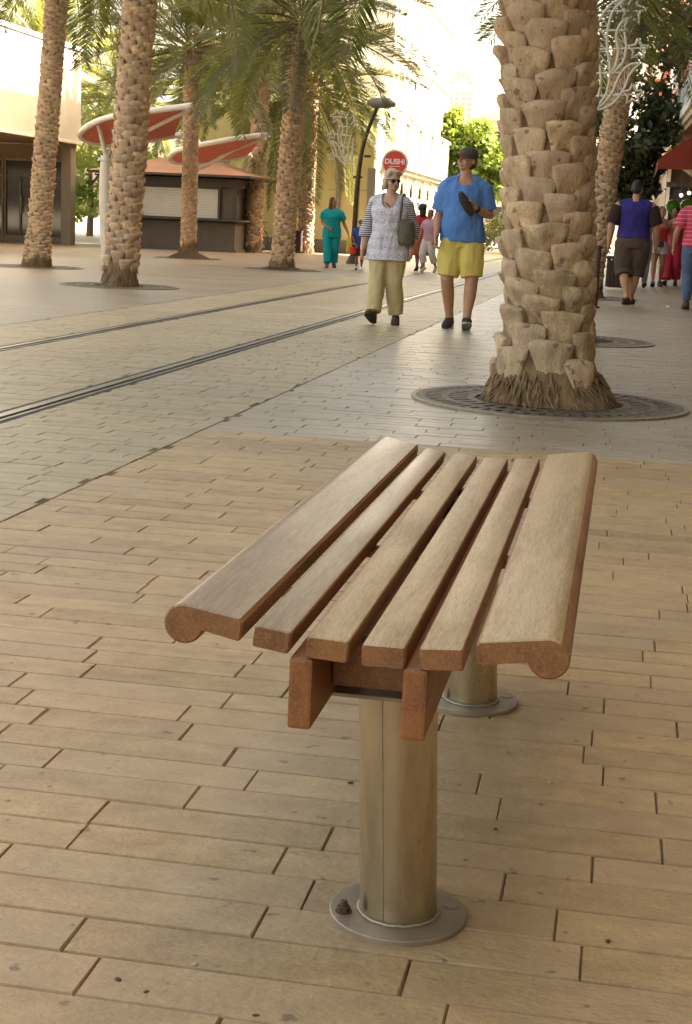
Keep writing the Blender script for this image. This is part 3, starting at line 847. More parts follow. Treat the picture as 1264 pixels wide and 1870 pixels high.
for k, (x, y, s_) in enumerate(((-21.8, 60, 1.0), (-25.5, 64, 1.1), (-17.0, 66, .95))):
    broad_tree('sunlit_tree', ('sunlit leafy tree just right of the white building', 'sunlit leafy tree rising behind the white building', 'sunlit leafy tree behind the kiosk roof')[k], 'tree', x, y,
           [(0, 0, 0), (.05, 0, 1.2), (0, 0, 2.6)], [.15, .12, .08], [([(0, 0, 2), (.8, 0, 3), (1.3, .1, 3.8)], .06)],
           [(0, 0, 3.6, 1.7, 1.4, 1.3), (-1.1, 0, 2.6, 1.1, 1.1, 1.0), (1.2, 0, 2.9, 1.2, 1.1, 1.2), (.2, 0, 5.0, 1.2, 1.2, 1.0), (0, 0, 1.3, 1.5, 1.2, .8)], 30, .16, M_lf_lit, 43 + k, 1.2)
def hedge(label, x, y, lx, ly, h, seed, m=M_lf_hedge):
    rnd = random.Random(seed)
    t = thing('hedge', label, 'hedge', (x, y, 0))
    lobes = [(rnd.uniform(-lx, lx) / 2, rnd.uniform(-ly, ly) / 2, h * rnd.uniform(.35, .75), .5, .5, h * .38) for _ in range(9)]
    obj('foliage', foliage(seed, lobes, 26, .09, 1.0), m, t)
    for k in range(5):
        a = rnd.uniform(-lx, lx) / 2; b = rnd.uniform(-ly, ly) / 2
        MB().tube([(a, b, 0), (a + .05, b, h * .3), (a - .05, b + .1, h * .6)], [.03, .025, .01], 6).build('stem', M_bark, t)
hedge('clipped dark green hedge beside the track to the right of the yellow shorts', -5.6, 66, 2.2, 6, 1.45, 51)
def bush(label, x, y, r, h, seed, m):
    t = thing('shrub', label, 'shrub', (x, y, 0))
    obj('foliage', foliage(seed, [(0, 0, h * .6, r, r, h * .42), (r * .5, 0, h * .4, r * .6, r * .6, h * .35), (-r * .5, .1, h * .45, r * .6, r * .6, h * .36)], 26, .12, 1.0), m, t)
    MB().tube([(0, 0, 0), (.03, 0, h * .4), (-.03, 0, h * .7)], [.06, .05, .02], 8).build('stem', M_bark, t)
bush('sunlit yellow green shrub in the gap beside the kiosk', -16.9, 51.0, 1.1, 4.2, 61, M_lf_lit)
bush('sunlit leafy tree top over the kiosk between the two canopies', -14.0, 51.5, 1.2, 5.0, 67, M_lf_lit)

# ------------------------------------------------------------------ pixel -> world (measured once from the photograph, used for tracing outlines at a known depth)
def ray(px, py):
    d = fwd + rt * ((px - CX) / FPX) + up * ((CY - py) / FPX)
    return d
def atY(px, py, y):
    d = ray(px, py); return Vector((0, 0, EYE)) + d * (y / d.y)

# ------------------------------------------------------------------ buildings on the left
M_white = mat('white_render', (.56, .52, .45), .8, n_scale=1.5, n_amt=.10, bump=.15, b_scale=40, b_dist=.003, stretch=(1, 1, .4))
M_trim = mat('white_trim', (.74, .71, .65), .5, n_scale=2, n_amt=.1)
M_soffit = mat('brown_soffit', (.30, .21, .125), .8, n_scale=2, n_amt=.2)
M_frame = mat('bronze_frame', (.27, .21, .15), .45, metal=.4, n_scale=6, n_amt=.2)
M_glass = mat('shop_glass', (.055, .048, .036), .05, spec=.8, n_scale=1.2, rgb2=(.10, .08, .055))
M_pillar = mat('pillar_render', (.30, .24, .165), .8, n_scale=3, n_amt=.15)
b = thing('white_building', 'white flat roofed building with overhanging upper storey and glass doors below', 'building', (-16, 43.2, 0))
up_ = MB(); up_.box((-8, -14, 4.24), (16, 28, 2.58), bev=.02)
up_.build('upper_wall', M_white, b)
MB().box((-8, -14, 2.94), (16.06, 28.06, .09)).build('fascia', M_trim, b)
MB().box((-8, -14, 5.57), (16.12, 28.12, .12), bev=.02).build('parapet', M_trim, b)
MB().box((-8, -14, 2.885), (15.9, 27.9, .02)).build('soffit', M_soffit, b)
MB().box((-.27, -.26, 1.44), (.30, .42, 2.87), bev=.01).build('pillar', M_pillar, b)
MB().box((-.27, -12, 1.44), (.30, .42, 2.87), bev=.01).build('pillar', M_pillar, b)
MB().box((-8, .2, 1.44), (15.4, .3, 2.87)).box((-8, -.02, 2.66), (15.3, .12, .42)).build('ground_floor_wall', M_soffit, b)
fx = -.48
k = 0
while fx > -5.5:
    w_ = (.86, 1.0)[k % 2]
    d = MB()
    d.box((fx - .03, .0, 1.22), (.06, .09, 2.44)).box((fx - w_ + .03, 0, 1.22), (.06, .09, 2.44)).box((fx - w_ / 2, .0, 2.41), (w_ - .12, .09, .07)).box((fx - w_ / 2, .0, .1), (w_ - .12, .09, .2))
    if k % 2: d.box((fx - w_ / 2, .0, 1.04), (.05, .085, 1.7))
    d.box((fx - w_ / 2, 0, 1.93), (w_ - .125, .08, .05))
    o = d.build('door', M_frame, b)
    MB().box((fx - w_ / 2, .03, 1.2), (w_ - .12, .02, 2.36)).build('pane', M_glass, o)
    MB().box((fx - w_ / 2 + (.04 if k % 2 else -.3), -.075, 1.1), (.025, .03, .5)).build('handle', M_trim, o)
    if k in (3, 5): MB().box((fx - w_ / 2, .012, 1.5), (.42, .008, .5)).build('notice', M_trim, o)
    fx -= w_ + .02; k += 1

M_yellow = mat('pale_yellow_render', (.56, .50, .26), .85, n_scale=.8, rgb2=(.50, .44, .23), n_detail=8, bump=.1, b_scale=20, stretch=(1, 1, .5))
M_dado = mat('grey_dado', (.21, .18, .14), .8, n_scale=3, n_amt=.25)
M_greymetal = mat('grey_metal', (.28, .26, .24), .5, metal=.3, n_scale=8, n_amt=.2)
M_cream = mat('cream_stucco', (.62, .55, .38), .85, n_scale=1.2, n_amt=.12, bump=.2, b_scale=30)
M_cream_lt = mat('sunlit_stucco_and_trim', (.80, .76, .66), .85, n_scale=1.2, n_amt=.1)  # cream lifted so sunlit walls look overexposed; plain trim shares it
M_shade = mat('dark_opening', (.045, .036, .028), .6, n_scale=4, n_amt=.3)
b = thing('yellow_building', 'pale yellow plain building with grey base and arched windows along the street', 'building', (-8.25, 49.2, 0))
MB().box((-3.02, 10, 2.3), (6, 20, 4.6)).build('wall', M_yellow, b)
MB().box((.0, 10.02, 2.3), (.04, 19.96, 4.58)).build('street_wall', M_cream_lt, b)  # street side of the yellow wall, coloured paler to look sunlit
MB().box((-3, -.015, .2), (6.06, .05, .46)).box((.03, 10, .2), (.05, 20.06, .46)).build('base_course', M_dado, b)
MB().box((-3, 10, 4.66), (6.2, 20.2, .14)).build('coping', M_cream, b)
MB().box((-.06, -.05, 1.62), (.26, .06, 2.3)).build('pilaster', M_greymetal, b)
MB().tube([(-1.14, -.06, .0), (-1.14, -.06, 2.9), (-1.10, -.03, 3.1), (-1.10, -.03, 4.5)], .075, 10).build('downpipe', M_greymetal, b)
for xx in (-.45, -2.6, -4.7): MB().box((xx, -.004, 2.5), (.012, .012, 4.0)).build('render_joint', M_dado, b)
MB().box((-.8, -.006, 2.05), (1.4, .012, .014)).build('render_joint', M_dado, b)
for i in range(6):
    y_ = 3.2 + i * 2.4
    w = MB()
    poly = [(y_ - .55, 2.0), (y_ + .55, 2.0)] + [(y_ + .55 * math.cos(PI * t / 10), 2.0 + .55 * math.sin(PI * t / 10)) for t in range(1, 10)]
    w.prism(poly, -.06, .02, 'x')
    wo = w.build('window', M_shade, b)
    fr = MB().tube([(.05, y_ + .6 * math.cos(PI * t / 12), 2.0 + .6 * math.sin(PI * t / 12)) for t in range(13)], .06, 6)
    fr.box((.05, y_, 1.95), (.12, 1.35, .12))
    fr.build('surround', M_cream, wo)
    MB().box((.01, y_, .95), (.04, 1.0, 1.8)).build('door', M_shade, b)
    MB().box((.06, y_ + 1.2, 1.35), (.14, .3, 2.7), bev=.02).build('pilaster', M_cream, b)
MB().box((.12, 10.6, 2.86), (.34, 18.6, .10)).box((.2, 10.6, 2.98), (.5, 18.7, .12)).build('cornice', M_cream_lt, b)
for i in range(5):
    y_ = 2.6 + i * 3.4
    MB().box((.05, y_, 3.85), (.1, 1.0, 1.4)).build('window', M_shade, b)
    MB().box((.1, y_, 3.1), (.2, 1.3, .1)).build('sill', M_cream_lt, b); MB().box((.1, y_, 4.62), (.18, 1.3, .1)).build('lintel', M_cream_lt, b)
    for q in (-.75, .75): MB().box((.1, y_ + q, 3.85), (.16, .2, 1.5)).build('pier', M_cream_lt, b)

b = thing('cream_building', 'tall cream sunlit town building above the arched windows', 'building', (-8.7, 55, 0))
MB().box((-3, 8.5, 4.9), (6, 17, 9.6)).build('wall', M_cream_lt, b)
MB().box((-2.9, 8.5, 9.8), (6.4, 17.6, .25)).box((.12, 8.5, 7.1), (.26, 17, .16)).build('cornice', M_cream_lt, b)
for i in range(5):
    for z_ in (5.9, 8.3):
        y_ = 1.6 + i * 3.4
        o = MB().box((.005, y_, z_), (.05, .9, 1.3)).build('window', M_shade, b)
        MB().box((.05, y_, z_), (.03, .06, 1.25)).box((.05, y_ - .75, z_), (.06, .55, 1.3)).box((.05, y_ + .75, z_), (.06, .55, 1.3)).build('shutter', M_cream_lt, o)
        MB().box((.09, y_, z_ - .74), (.16, 1.3, .1)).build('sill', M_cream_lt, o)
MB().tube([(.05, 9, 6.5), (.55, 9, 7.6), (.9, 9, 7.75)], .03, 6).build('flag_bracket', M_greymetal, b)

b = thing('gabled_house', 'far white house with curved gable and fan topped arched window', 'building', (-14.35, 126, 0))
gp = [(-3.4, 0), (3.4, 0), (3.4, 11.2), (3.0, 11.4), (2.7, 12.4), (2.2, 12.7), (1.9, 14.2), (1.3, 14.6), (1.0, 15.6), (.4, 16.1), (-.4, 16.1), (-1.0, 15.6), (-1.3, 14.6), (-1.9, 14.2), (-2.2, 12.7), (-2.7, 12.4), (-3.0, 11.4), (-3.4, 11.2)]
MB().prism(gp, 0, 9, 'y').build('wall', mat('whitewash', (.84, .82, .78), .8, n_scale=1, n_amt=.06), b)
w = MB(); M_pale = mat('pale_louvre', (.55, .50, .45), .7)
for i in range(4):
    for j in range(6): w.box((-.78 + i * .52, -.01, 9.6 + j * .42), (.36, .06, .26))
w.build('window', M_pale, b); w = MB()
for i in range(6):
    a = PI * (i + .5) / 6
    w.box((1.05 * math.cos(a) * .75, -.01, 12.35 + 1.05 * math.sin(a) * .85), (.22, .06, .5), rot=Matrix.Rotation(-(a - PI / 2), 3, 'Y'))
w.build('fanlight', M_pale, b)
b = thing('tiled_house', 'far white house with orange tiled roof beyond the street trees', 'building', (-7, 118, 0))
MB().box((0, 4, 4.6), (9, 8, 9.2)).build('wall', M_white, b)
M_tile = mat('orange_roof_tiles', (.50, .20, .075), .8, n_scale=5, n_amt=.3)
MB().add([(-4.7, -.3, 9.1), (4.7, -.3, 9.1), (4.7, 8.3, 9.1), (-4.7, 8.3, 9.1), (-3, 4, 10.7), (3, 4, 10.7)], [(0, 1, 5, 4), (1, 2, 5), (2, 3, 4, 5), (3, 0, 4), (3, 2, 1, 0)]).build('roof', M_tile, b)
for i in range(4):
    for z_ in (2, 5, 7.6): MB().box((-3.2 + i * 2.1, -.02, z_), (.9, .08, 1.4)).build('window', M_shade, b)
b = thing('far_street_building', 'low pale building closing the far end of the street', 'building', (-4, 150, 0))
MB().box((0, 3, 3), (40, 6, 6)).build('wall', M_white, b)
MB().box((0, 2.9, 6.1), (40.6, 6.6, .3)).build('cornice', M_trim, b)
for i in range(12): MB().box((-16 + i * 2.9, -.02, 2.4), (1.1, .08, 2)).build('window', M_shade, b)

# ------------------------------------------------------------------ buildings on the right
M_ochre = mat('ochre_render', (.50, .40, .25), .85, n_scale=1.0, n_amt=.15, bump=.15, b_scale=25)
M_bluewhite = mat('bluish_white_render', (.56, .57, .58), .8, n_scale=2, n_amt=.12)
M_redtrim = mat('red_trim', (.50, .09, .035), .6, n_scale=4, n_amt=.25)
M_timber = mat('dark_timber', (.075, .042, .024), .6, n_scale=5, rgb2=(.04, .022, .013), stretch=(1, 1, .2))
M_lamp_glass = glow('lamp_glow', (1, .62, .22), 1.2)
b = thing('cafe_building', 'tall ochre corner building with white balcony edge over the right pavement', 'building', (2.25, -12, 0))
MB().box((6, 31.9, 9.3), (12, 63.8, 18.6)).build('wall', M_ochre, b)
for i in range(14):
    y_ = 2.5 + i * 4.4
    if y_ > 61: break
    o = MB().box((-.01, y_, 1.35), (.08, 1.7, 2.7)).build('shop_window', M_glass, b)
    MB().box((-.05, y_ - .9, 1.4), (.06, .1, 2.8)).box((-.05, y_ + .9, 1.4), (.06, .1, 2.8)).box((-.05, y_, 2.82), (.06, 1.9, .1)).build('frame', M_timber, o)
    for z_ in (6, 9.4, 12.8, 16.2):
        o = MB().box((-.01, y_, z_), (.06, 1.1, 1.8)).build('window', M_glass, b)
        MB().box((-.05, y_, z_ - 1), (.16, 1.5, .12)).box((-.05, y_, z_ + 1), (.12, 1.5, .14)).build('sill', M_white, o)
# balcony that runs along the street
def strip(x_in, pts, z0, z1, name, m, parent, off=Vector((2.25, -12, 0))):
    """prism in plan: outer edge pts (x,y), inner edge at x_in"""
    poly = [(p[0] - off.x, p[1] - off.y) for p in pts] + [(x_in - off.x, pts[-1][1] - off.y), (x_in - off.x, pts[0][1] - off.y)]
    return MB().prism(poly[::-1], z0, z1, 'z').build(name, m, parent)
def edge(y, d=0): return (1.09 - .0221 * (y - 26) + d, y)
ys = (8, 47)
strip(2.24, [edge(y) for y in ys], 3.56, 3.74, 'balcony_slab', M_cream_lt, b)
strip(2.24, [edge(y, .06) for y in ys], 3.42, 3.558, 'slab_moulding', M_cream, b)
strip(2.24, [edge(y, .12) for y in ys], 3.30, 3.418, 'slab_moulding', M_ochre, b)
poly = [edge(y, .05) for y in ys]
strip(edge(8, .17)[0], poly, 3.742, 4.42, 'parapet', M_bluewhite, b)
strip(edge(8, .2)[0], [edge(y, .0) for y in ys], 4.422, 4.54, 'coping', M_redtrim, b)
for k in range(9):
    y_ = 9 + k * 4.6
    MB().box((edge(y_)[0] - 2.25 + .06, y_ + 12, 4.15), (.16, .3, .95)).build('parapet_pier', M_cream_lt, b)
for k in range(5):
    y_ = 14 + k * 8
    MB().prism([(edge(y_)[0] - 2.25 + .2, 3.3), (-.02, 2.4), (-.02, 3.3)], y_ + 12, y_ + 12.14, 'y').build('bracket', M_cream, b)
b = thing('restaurant', 'low dark timber fronted restaurant under white walls behind the awning', 'building', (1.0, 50.2, 0))
MB().box((4, 14, 5.0), (8, 28, 3.4)).build('upper_wall', M_bluewhite, b)
MB().box((4, 14.2, 1.6), (7.9, 27.6, 3.2)).build('ground_floor_wall', M_timber, b)
MB().box((3.95, 13.95, 3.26), (8.5, 28.5, .14)).build('cornice', M_cream_lt, b)
MB().box((3.95, 13.95, 6.8), (8.4, 28.4, .2)).build('roof_edge', M_redtrim, b)
for i in range(5): MB().box((.12 + i * .85, .32, 1.6), (.10, .14, 3.1)).build('post', M_cream_lt if i == 0 else M_timber, b)
MB().box((1.8, .3, 2.66), (3.5, .12, .16)).box((1.8, .3, 1.0), (3.5, .1, .08)).build('rail', M_timber, b)
MB().box((.55, .34, 1.9), (.5, .05, 1.3)).box((1.4, .34, 1.9), (.5, .05, 1.3)).build('window', M_shade, b)
for i in range(5):
    o = MB().box((-.01, 2 + i * 5, 5.1), (.06, .9, 1.6)).build('window', M_shade, b)
    MB().box((-.05, 2 + i * 5, 4.2), (.14, 1.3, .1)).build('sill', M_trim, o)
b = thing('white_house', 'white house with slim columns and red window trim at the right street bend', 'building', (.2, 82, 0))
MB().box((3, 5, 6.5), (6, 10, 13)).build('wall', M_white, b)
MB().box((2.95, 4.8, 6.2), (6.4, 10.5, .22)).box((2.95, 4.8, 3.2), (6.2, 10.4, .16)).box((2.95, 4.8, 13.1), (6.5, 10.6, .3)).build('cornice', M_trim, b)
for i in range(4):
    xx = .35 + i * .62
    MB().tube([(xx, -.18, 0), (xx, -.18, 3.1)], .08, 10).build('column', M_trim, b)
    MB().tube([(xx, -.18, 3.3), (xx, -.18, 6.05)], .07, 10).build('column', M_bluewhite, b)
for i in range(3):
    for z_ in (1.3, 4.6, 8.2, 11.2):
        xx = .66 + i * .95
        o = MB().box((xx, -.01, z_), (.42, .06, 1.3)).build('window', M_shade, b)
        MB().box((xx, -.03, z_ + .72), (.6, .1, .1)).box((xx, -.03, z_ - .7), (.6, .1, .08)).build('surround', M_redtrim if z_ > 4 else M_trim, o)

# awning fixed to the corner building
M_awn = mat('red_awning_cloth', (.34, .045, .022), .8, n_scale=8, n_amt=.2, bump=.15, b_scale=40, trans=((.5, .05, .02), .15))
a = thing('awning', 'dark red cloth awning with closed sloping side over the right pavement', 'awning', (.44, 31, 0))
prof = [(0, 2.31), (.012, 2.50), (.33, 2.75), (.66, 2.98), (1.2, 3.22), (1.8, 3.4), (1.8, 2.33)]
MB().prism(prof, 0, .012, 'y').build('side_panel', M_awn, a)
top = MB(); n = len(prof) - 2
vs = [(x, y, z + (.0 if y in (0, 6) else -.02)) for y in (0, 1.5, 3, 4.5, 6) for x, z in prof[:6]]
top.add(vs, [(i * 6 + k, i * 6 + k + 1, (i + 1) * 6 + k + 1, (i + 1) * 6 + k) for i in range(4) for k in range(5)], 0, False)
top.build('cloth', M_awn, a)
MB().tube([(.01, 0, 2.32), (.01, 6, 2.32)], .018, 8).tube([(.02, .02, 2.49), (.9, .02, 2.45), (1.8, .02, 2.5)], .015, 8).build('frame', M_greymetal, a)

# ------------------------------------------------------------------ kiosk
M_kiosk = mat('kiosk_brown_panel', (.105, .08, .058), .6, n_scale=4, n_amt=.25)
M_kiosk_d = mat('kiosk_dark_trim', (.06, .042, .03), .55, n_scale=5, n_amt=.3)
M_shutter = mat('white_roller_shutter', (.60, .57, .50), .5, n_scale=3, n_amt=.08)
M_kroof = mat('salmon_kiosk_roof', (.55, .27, .16), .7, n_scale=2, n_amt=.18, bump=.1)
kx, ky = -13.1, 43.0
kt = thing('kiosk', 'brown market kiosk with closed white shutters and low salmon hipped roof', 'kiosk', (kx, ky, 0))
hw = 1.92; dp = 3.2
MB().box((0, dp / 2, .42), (hw * 2 - .1, dp - .1, .84)).box((0, dp / 2, .05), (hw * 2, dp, .1)).build('counter_wall', M_kiosk, kt)
MB().box((0, dp / 2, 1.4), (hw * 2 - .3, dp - .3, 1.1)).build('wall', M_kiosk, kt)
MB().box((0, dp / 2 - .05, .905), (hw * 2 + .25, dp + .4, .05), bev=.01).build('counter', M_kiosk_d, kt)
MB().box((0, dp / 2, 1.96), (hw * 2 - .02, dp - .02, .24)).build('fascia', M_kiosk_d, kt)
def shutter(x0, x1, z0, z1):
    s = MB(); n = int((z1 - z0) / .07)
    for i in range(n):
        z = z0 + (z1 - z0) * (i + .5) / n
        s.box(((x0 + x1) / 2, .10, z), (x1 - x0, .03, (z1 - z0) / n - .003), bev=.003)
    o = s.build('shutter', M_shutter, kt)
    f = MB()
    f.box((x0 - .04, .09, (z0 + z1) / 2), (.07, .08, z1 - z0 + .1)).box((x1 + .04, .09, (z0 + z1) / 2), (.07, .08, z1 - z0 + .1)).box(((x0 + x1) / 2, .09, z1 + .04), (x1 - x0, .08, .06))
    f.build('shutter_frame', M_kiosk_d, o)
shutter(-1.12, 1.33, .95, 1.78)
shutter(-1.75, -1.25, .95, 1.78)
for sx in (-1, 1):
    for yy in (.05, dp - .05): MB().box((sx * (hw - .06), yy, 1.36), (.13, .13, 1.0), bev=.008).build('corner_post', M_kiosk_d, kt)
    pts = [(sx * hw, .04, 1.55)] + [(sx * (hw + .48 * (1 - math.cos(t * PI / 16))), .04, 1.55 + .52 * math.sin(t * PI / 16)) for t in range(1, 9)]
    MB().tube(pts, .022, 8).build('bracket', M_kiosk_d, kt)
ex = hw + .5; e0, e1 = -.55, dp + .55
rf = MB()
rf.add([(-ex, e0, 2.12), (ex, e0, 2.12), (ex, e1, 2.12), (-ex, e1, 2.12), (-ex, e0, 2.18), (ex, e0, 2.18), (ex, e1, 2.18), (-ex, e1, 2.18), (-.25, dp / 2, 2.78), (.25, dp / 2, 2.78)],
       [(4, 5, 9, 8), (5, 6, 9), (6, 7, 8, 9), (7, 4, 8)])
rfo = rf.build('roof', M_kroof, kt)
MB().box((0, dp / 2, 2.147), (ex * 2 + .03, e1 - e0 + .03, .06)).build('eave_board', M_kiosk_d, rfo)

# ------------------------------------------------------------------ tensile canopies
M_tubew = mat('white_steel_tube', (.72, .69, .62), .4, n_scale=3, n_amt=.08)
M_sail = mat('red_canopy_cloth', (.36, .085, .05), .8, n_scale=2, n_amt=.15, trans=((.5, .12, .07), .12))
def smooth_path(pts, sub=6):
    pts = [Vector(p) for p in pts]; out = []
    for i in range(len(pts) - 1):
        p0 = pts[max(0, i - 1)]; p1 = pts[i]; p2 = pts[i + 1]; p3 = pts[min(len(pts) - 1, i + 2)]
        for k in range(sub):
            t = k / sub
            out.append(.5 * ((2 * p1) + (p2 - p0) * t + (2 * p0 - 5 * p1 + 4 * p2 - p3) * t * t + (3 * p1 - p0 - 3 * p2 + p3) * t ** 3))
    out.append(pts[-1]); return out
def canopy(label, near, end, far, col_base, col_top, fork):
    o = Vector((col_base[0], col_base[1], 0))
    t = thing('shade_canopy', label, 'canopy', o, 0, 'curved shade canopies')
    L = lambda p: Vector(p) - o
    path = smooth_path([L(p) for p in near + end + far])
    MB().tube(path, .065, 12).build('rim', M_tubew, t)
    A = smooth_path([L(p) for p in near + end[:len(end) // 2 + 1]], 4); B = smooth_path([L(p) for p in (end[len(end) // 2:] + far)[::-1]], 4)
    n = 16
    def samp(P, f):
        i = f * (len(P) - 1); k = min(len(P) - 2, int(i)); return P[k].lerp(P[k + 1], i - k)
    vs = []
    for i in range(n + 1):
        f = .06 + .94 * i / n
        a, b_ = samp(A, f), samp(B, f)
        for j in range(7):
            q = a.lerp(b_, j / 6); q.z -= .16 * math.sin(PI * j / 6) * math.sin(PI * min(1, f * 1.0)); vs.append(q)
    MB().add(vs, [(i * 7 + j, i * 7 + j + 1, (i + 1) * 7 + j + 1, (i + 1) * 7 + j) for i in range(n) for j in range(6)], 0, True).build('cloth', M_sail, t)
    ct = L(col_top)
    MB().tube(smooth_path([(0, 0, 0), (ct.x * .1 - .03, 0, ct.z * .35), (ct.x * .5 - .03, ct.y * .5, ct.z * .75), ct]), [.10 + .03 * math.sin(PI * k / 18) for k in range(19)], 16).build('column', M_tubew, t)
    MB().tube([ct + Vector((0, 0, -.1)), ct + Vector((0, 0, -.04))], .16, 16).build('collar', M_tubew, t); MB().tube([(0, 0, 0), (0, 0, .03)], .2, 16).build('base_plate', M_tubew, t)
    for f in fork:
        MB().tube(smooth_path([ct] + [L(p) for p in f]), [.05] * (6 * len(f) + 1), 10).build('strut', M_tubew, t)
N_ = lambda lst, y: [atY(px, py, yy) for (px, py), yy in zip(lst, y)]
canopy('white framed red canopy on a curved white column before the white building',
       N_([(352, 193), (262, 204), (200, 214)], (31.2, 31.3, 31.7)), N_([(163, 229), (146, 246), (160, 257)], (32.2, 33, 33.7)), N_([(200, 263), (265, 257), (330, 246)], (34.2, 34.4, 34.4)),
       (-11.45, 32.6), atY(193, 285, 32.6), [N_([(183, 240), (178, 226)], (32.4, 32.1)), N_([(215, 262), (265, 240), (345, 200)], (32.7, 32.5, 31.4)), N_([(225, 268), (240, 261)], (33.4, 34.2))])
canopy('white framed red canopy partly over the kiosk roof',
       N_([(492, 246), (430, 253), (365, 265)], (37.2, 37.3, 37.7)), N_([(327, 274), (311, 286), (322, 296)], (38.2, 39, 39.7)), N_([(365, 297), (410, 291), (460, 283)], (40.2, 40.4, 40.4)),
       (-11.28, 38.6), atY(346, 312, 38.6), [N_([(345, 290), (340, 276)], (38.4, 38.1)), N_([(380, 300), (430, 272), (484, 252)], (38.7, 38.5, 37.4)), N_([(375, 304), (385, 297)], (39.4, 40.2))])

# ------------------------------------------------------------------ street lamps and light decorations
M_pole = mat('dark_bronze_pole', (.085, .058, .035), .5, metal=.5, n_scale=10, n_amt=.3)
M_lum = mat('grey_luminaire', (.24, .20, .16), .5, metal=.3)
M_bin0 = mat('brown_post_paint', (.10, .05, .028), .5, n_scale=12, n_amt=.3)
M_rope = mat('white_light_rope', (.62, .56, .45), .6)
lp = thing('street_lamp', 'dark leaning street lamp behind the child in blue', 'street lamp', (-6.72, 37.4, 0), 0, 'street lamps with light decorations')
MB().tube(smooth_path([(0, 0, 0), (.02, 0, 1.0), (.05, 0, 2.03), (.16, 0, 2.95), (.46, 0, 3.84)]), [.074 - .032 * k / 24 for k in range(25)], 14).build('pole', M_pole, lp)
MB().tube([(0, 0, 0), (0, 0, .03), (0, 0, .14), (0, 0, .2)], [.17, .16, .11, .085], 14).build('base', M_pole, lp)
MB().tube([(.28, 0, 3.90), (.32, 0, 3.90), (.72, 0, 3.90), (.82, 0, 3.88)], [.09, .125, .135, .08], 18, cap='round').build('luminaire', M_lum, lp)
MB().tube([(-.06, .0, 2.12), (.16, 0, 2.12)], .03, 8).box((.27, -.03, 2.62), (.16, .1, .06)).build('clamp', M_pole, lp)
MB().tube(smooth_path([(.03, 0, 2.1), (-.08, 0, 2.18), (-.11, 0, 2.4), (-.12, 0, 3.72)]), .022, 8).build('bracket', M_tubew, lp)
bo = thing('bollard', 'brown post standing between the two right hand palm trunks', 'bollard', (-.405, 21.25, 0))
MB().tube([(0, 0, 0), (0, 0, .4), (0, 0, .78), (0, 0, .80)], [.05, .05, .05, .045], 16).build('shaft', M_bin0, bo)
MB().tube([(0, 0, .80), (0, 0, .83), (0, 0, .845)], [.056, .056, .03], 16).build('cap', M_pole, bo)
MB().tube([(0, 0, 0), (0, 0, .02)], .085, 16).build('foot', M_pole, bo)

def deco(label, place, sc=1.0, mirror=False):
    t = thing('light_decoration', label, 'decoration', place, 0, 'shooting star light decorations')
    def P(zx, zy):
        px, py = zx / 3.292 + 880, zy / 3.292
        q = atY(px, py, 21.2) - Vector((-.66, 21.2, 3.42))
        q *= sc
        if mirror: q.x = -q.x
        return q
    fr = MB()
    for a_, b_ in (((682, 68), (990, 66)), ((675, 185), (880, 180)), ((670, 297), (1000, 288)), ((665, 440), (830, 438)), ((660, 577), (975, 566))):
        fr.tube([P(*a_), P(*b_)], .012 * sc, 6)
    fr.tube([P(676, -60), P(660, 620)], .011 * sc, 6)
    fr.build('frame', M_tubew, t)
    tails = [([(868, -12), (800, 10), (755, 50), (710, 115), (690, 190), (690, 290), (708, 380), (715, 470), (705, 560), (678, 645)], [(868, -8), (830, 20), (785, 75), (757, 180), (755, 290), (770, 400), (765, 500), (740, 580), (684, 652)]),
             ([(875, 105), (830, 150), (808, 220), (820, 310), (803, 395), (775, 442)], [(878, 108), (860, 180), (868, 290), (852, 365), (820, 410), (782, 446)]),
             ([(948, 378), (880, 395), (828, 455), (785, 555), (735, 620), (690, 652)], [(948, 382), (890, 450), (852, 540), (800, 612), (740, 650), (692, 660)])]
    for a_, b_ in tails:
        A = smooth_path([P(*q) for q in a_], 5); B = smooth_path([P(*q) for q in b_], 5)
        m_ = MB().tube(A, .018 * sc, 6).tube(B, .018 * sc, 6)
        n = 22
        S = lambda Q, f: Q[min(len(Q) - 1, int(f * (len(Q) - 1)))]
        z = [S(A if i % 2 else B, i / n) for i in range(n + 1)]
        for i in range(n):
            if (z[i + 1] - z[i]).length > .01: m_.tube([z[i], z[i + 1]], .006 * sc, 4)
        m_.build('tail', M_rope, t)
    for cx_, cy_, r_, rot_ in ((905, 62, 88, .15), (940, 296, 64, 0), (908, 568, 64, 0)):
        pts = []
        for i in range(10):
            a_ = rot_ - PI / 2 + PI * i / 5; rr = r_ if i % 2 == 0 else r_ * .48
            pts.append(P(cx_ + rr * math.cos(a_), cy_ + rr * math.sin(a_)))
        pts.append(pts[0])
        MB().tube(pts, .021 * sc, 6).build('star', M_rope, t)
    return t
deco('white shooting star light frame beside the thick right hand palm', (-.6226, 20.0, 3.283), .9434)
deco('small shooting star light frame on the leaning lamp above the turquoise woman', (-6.84, 37.36, 3.09), .88, True)

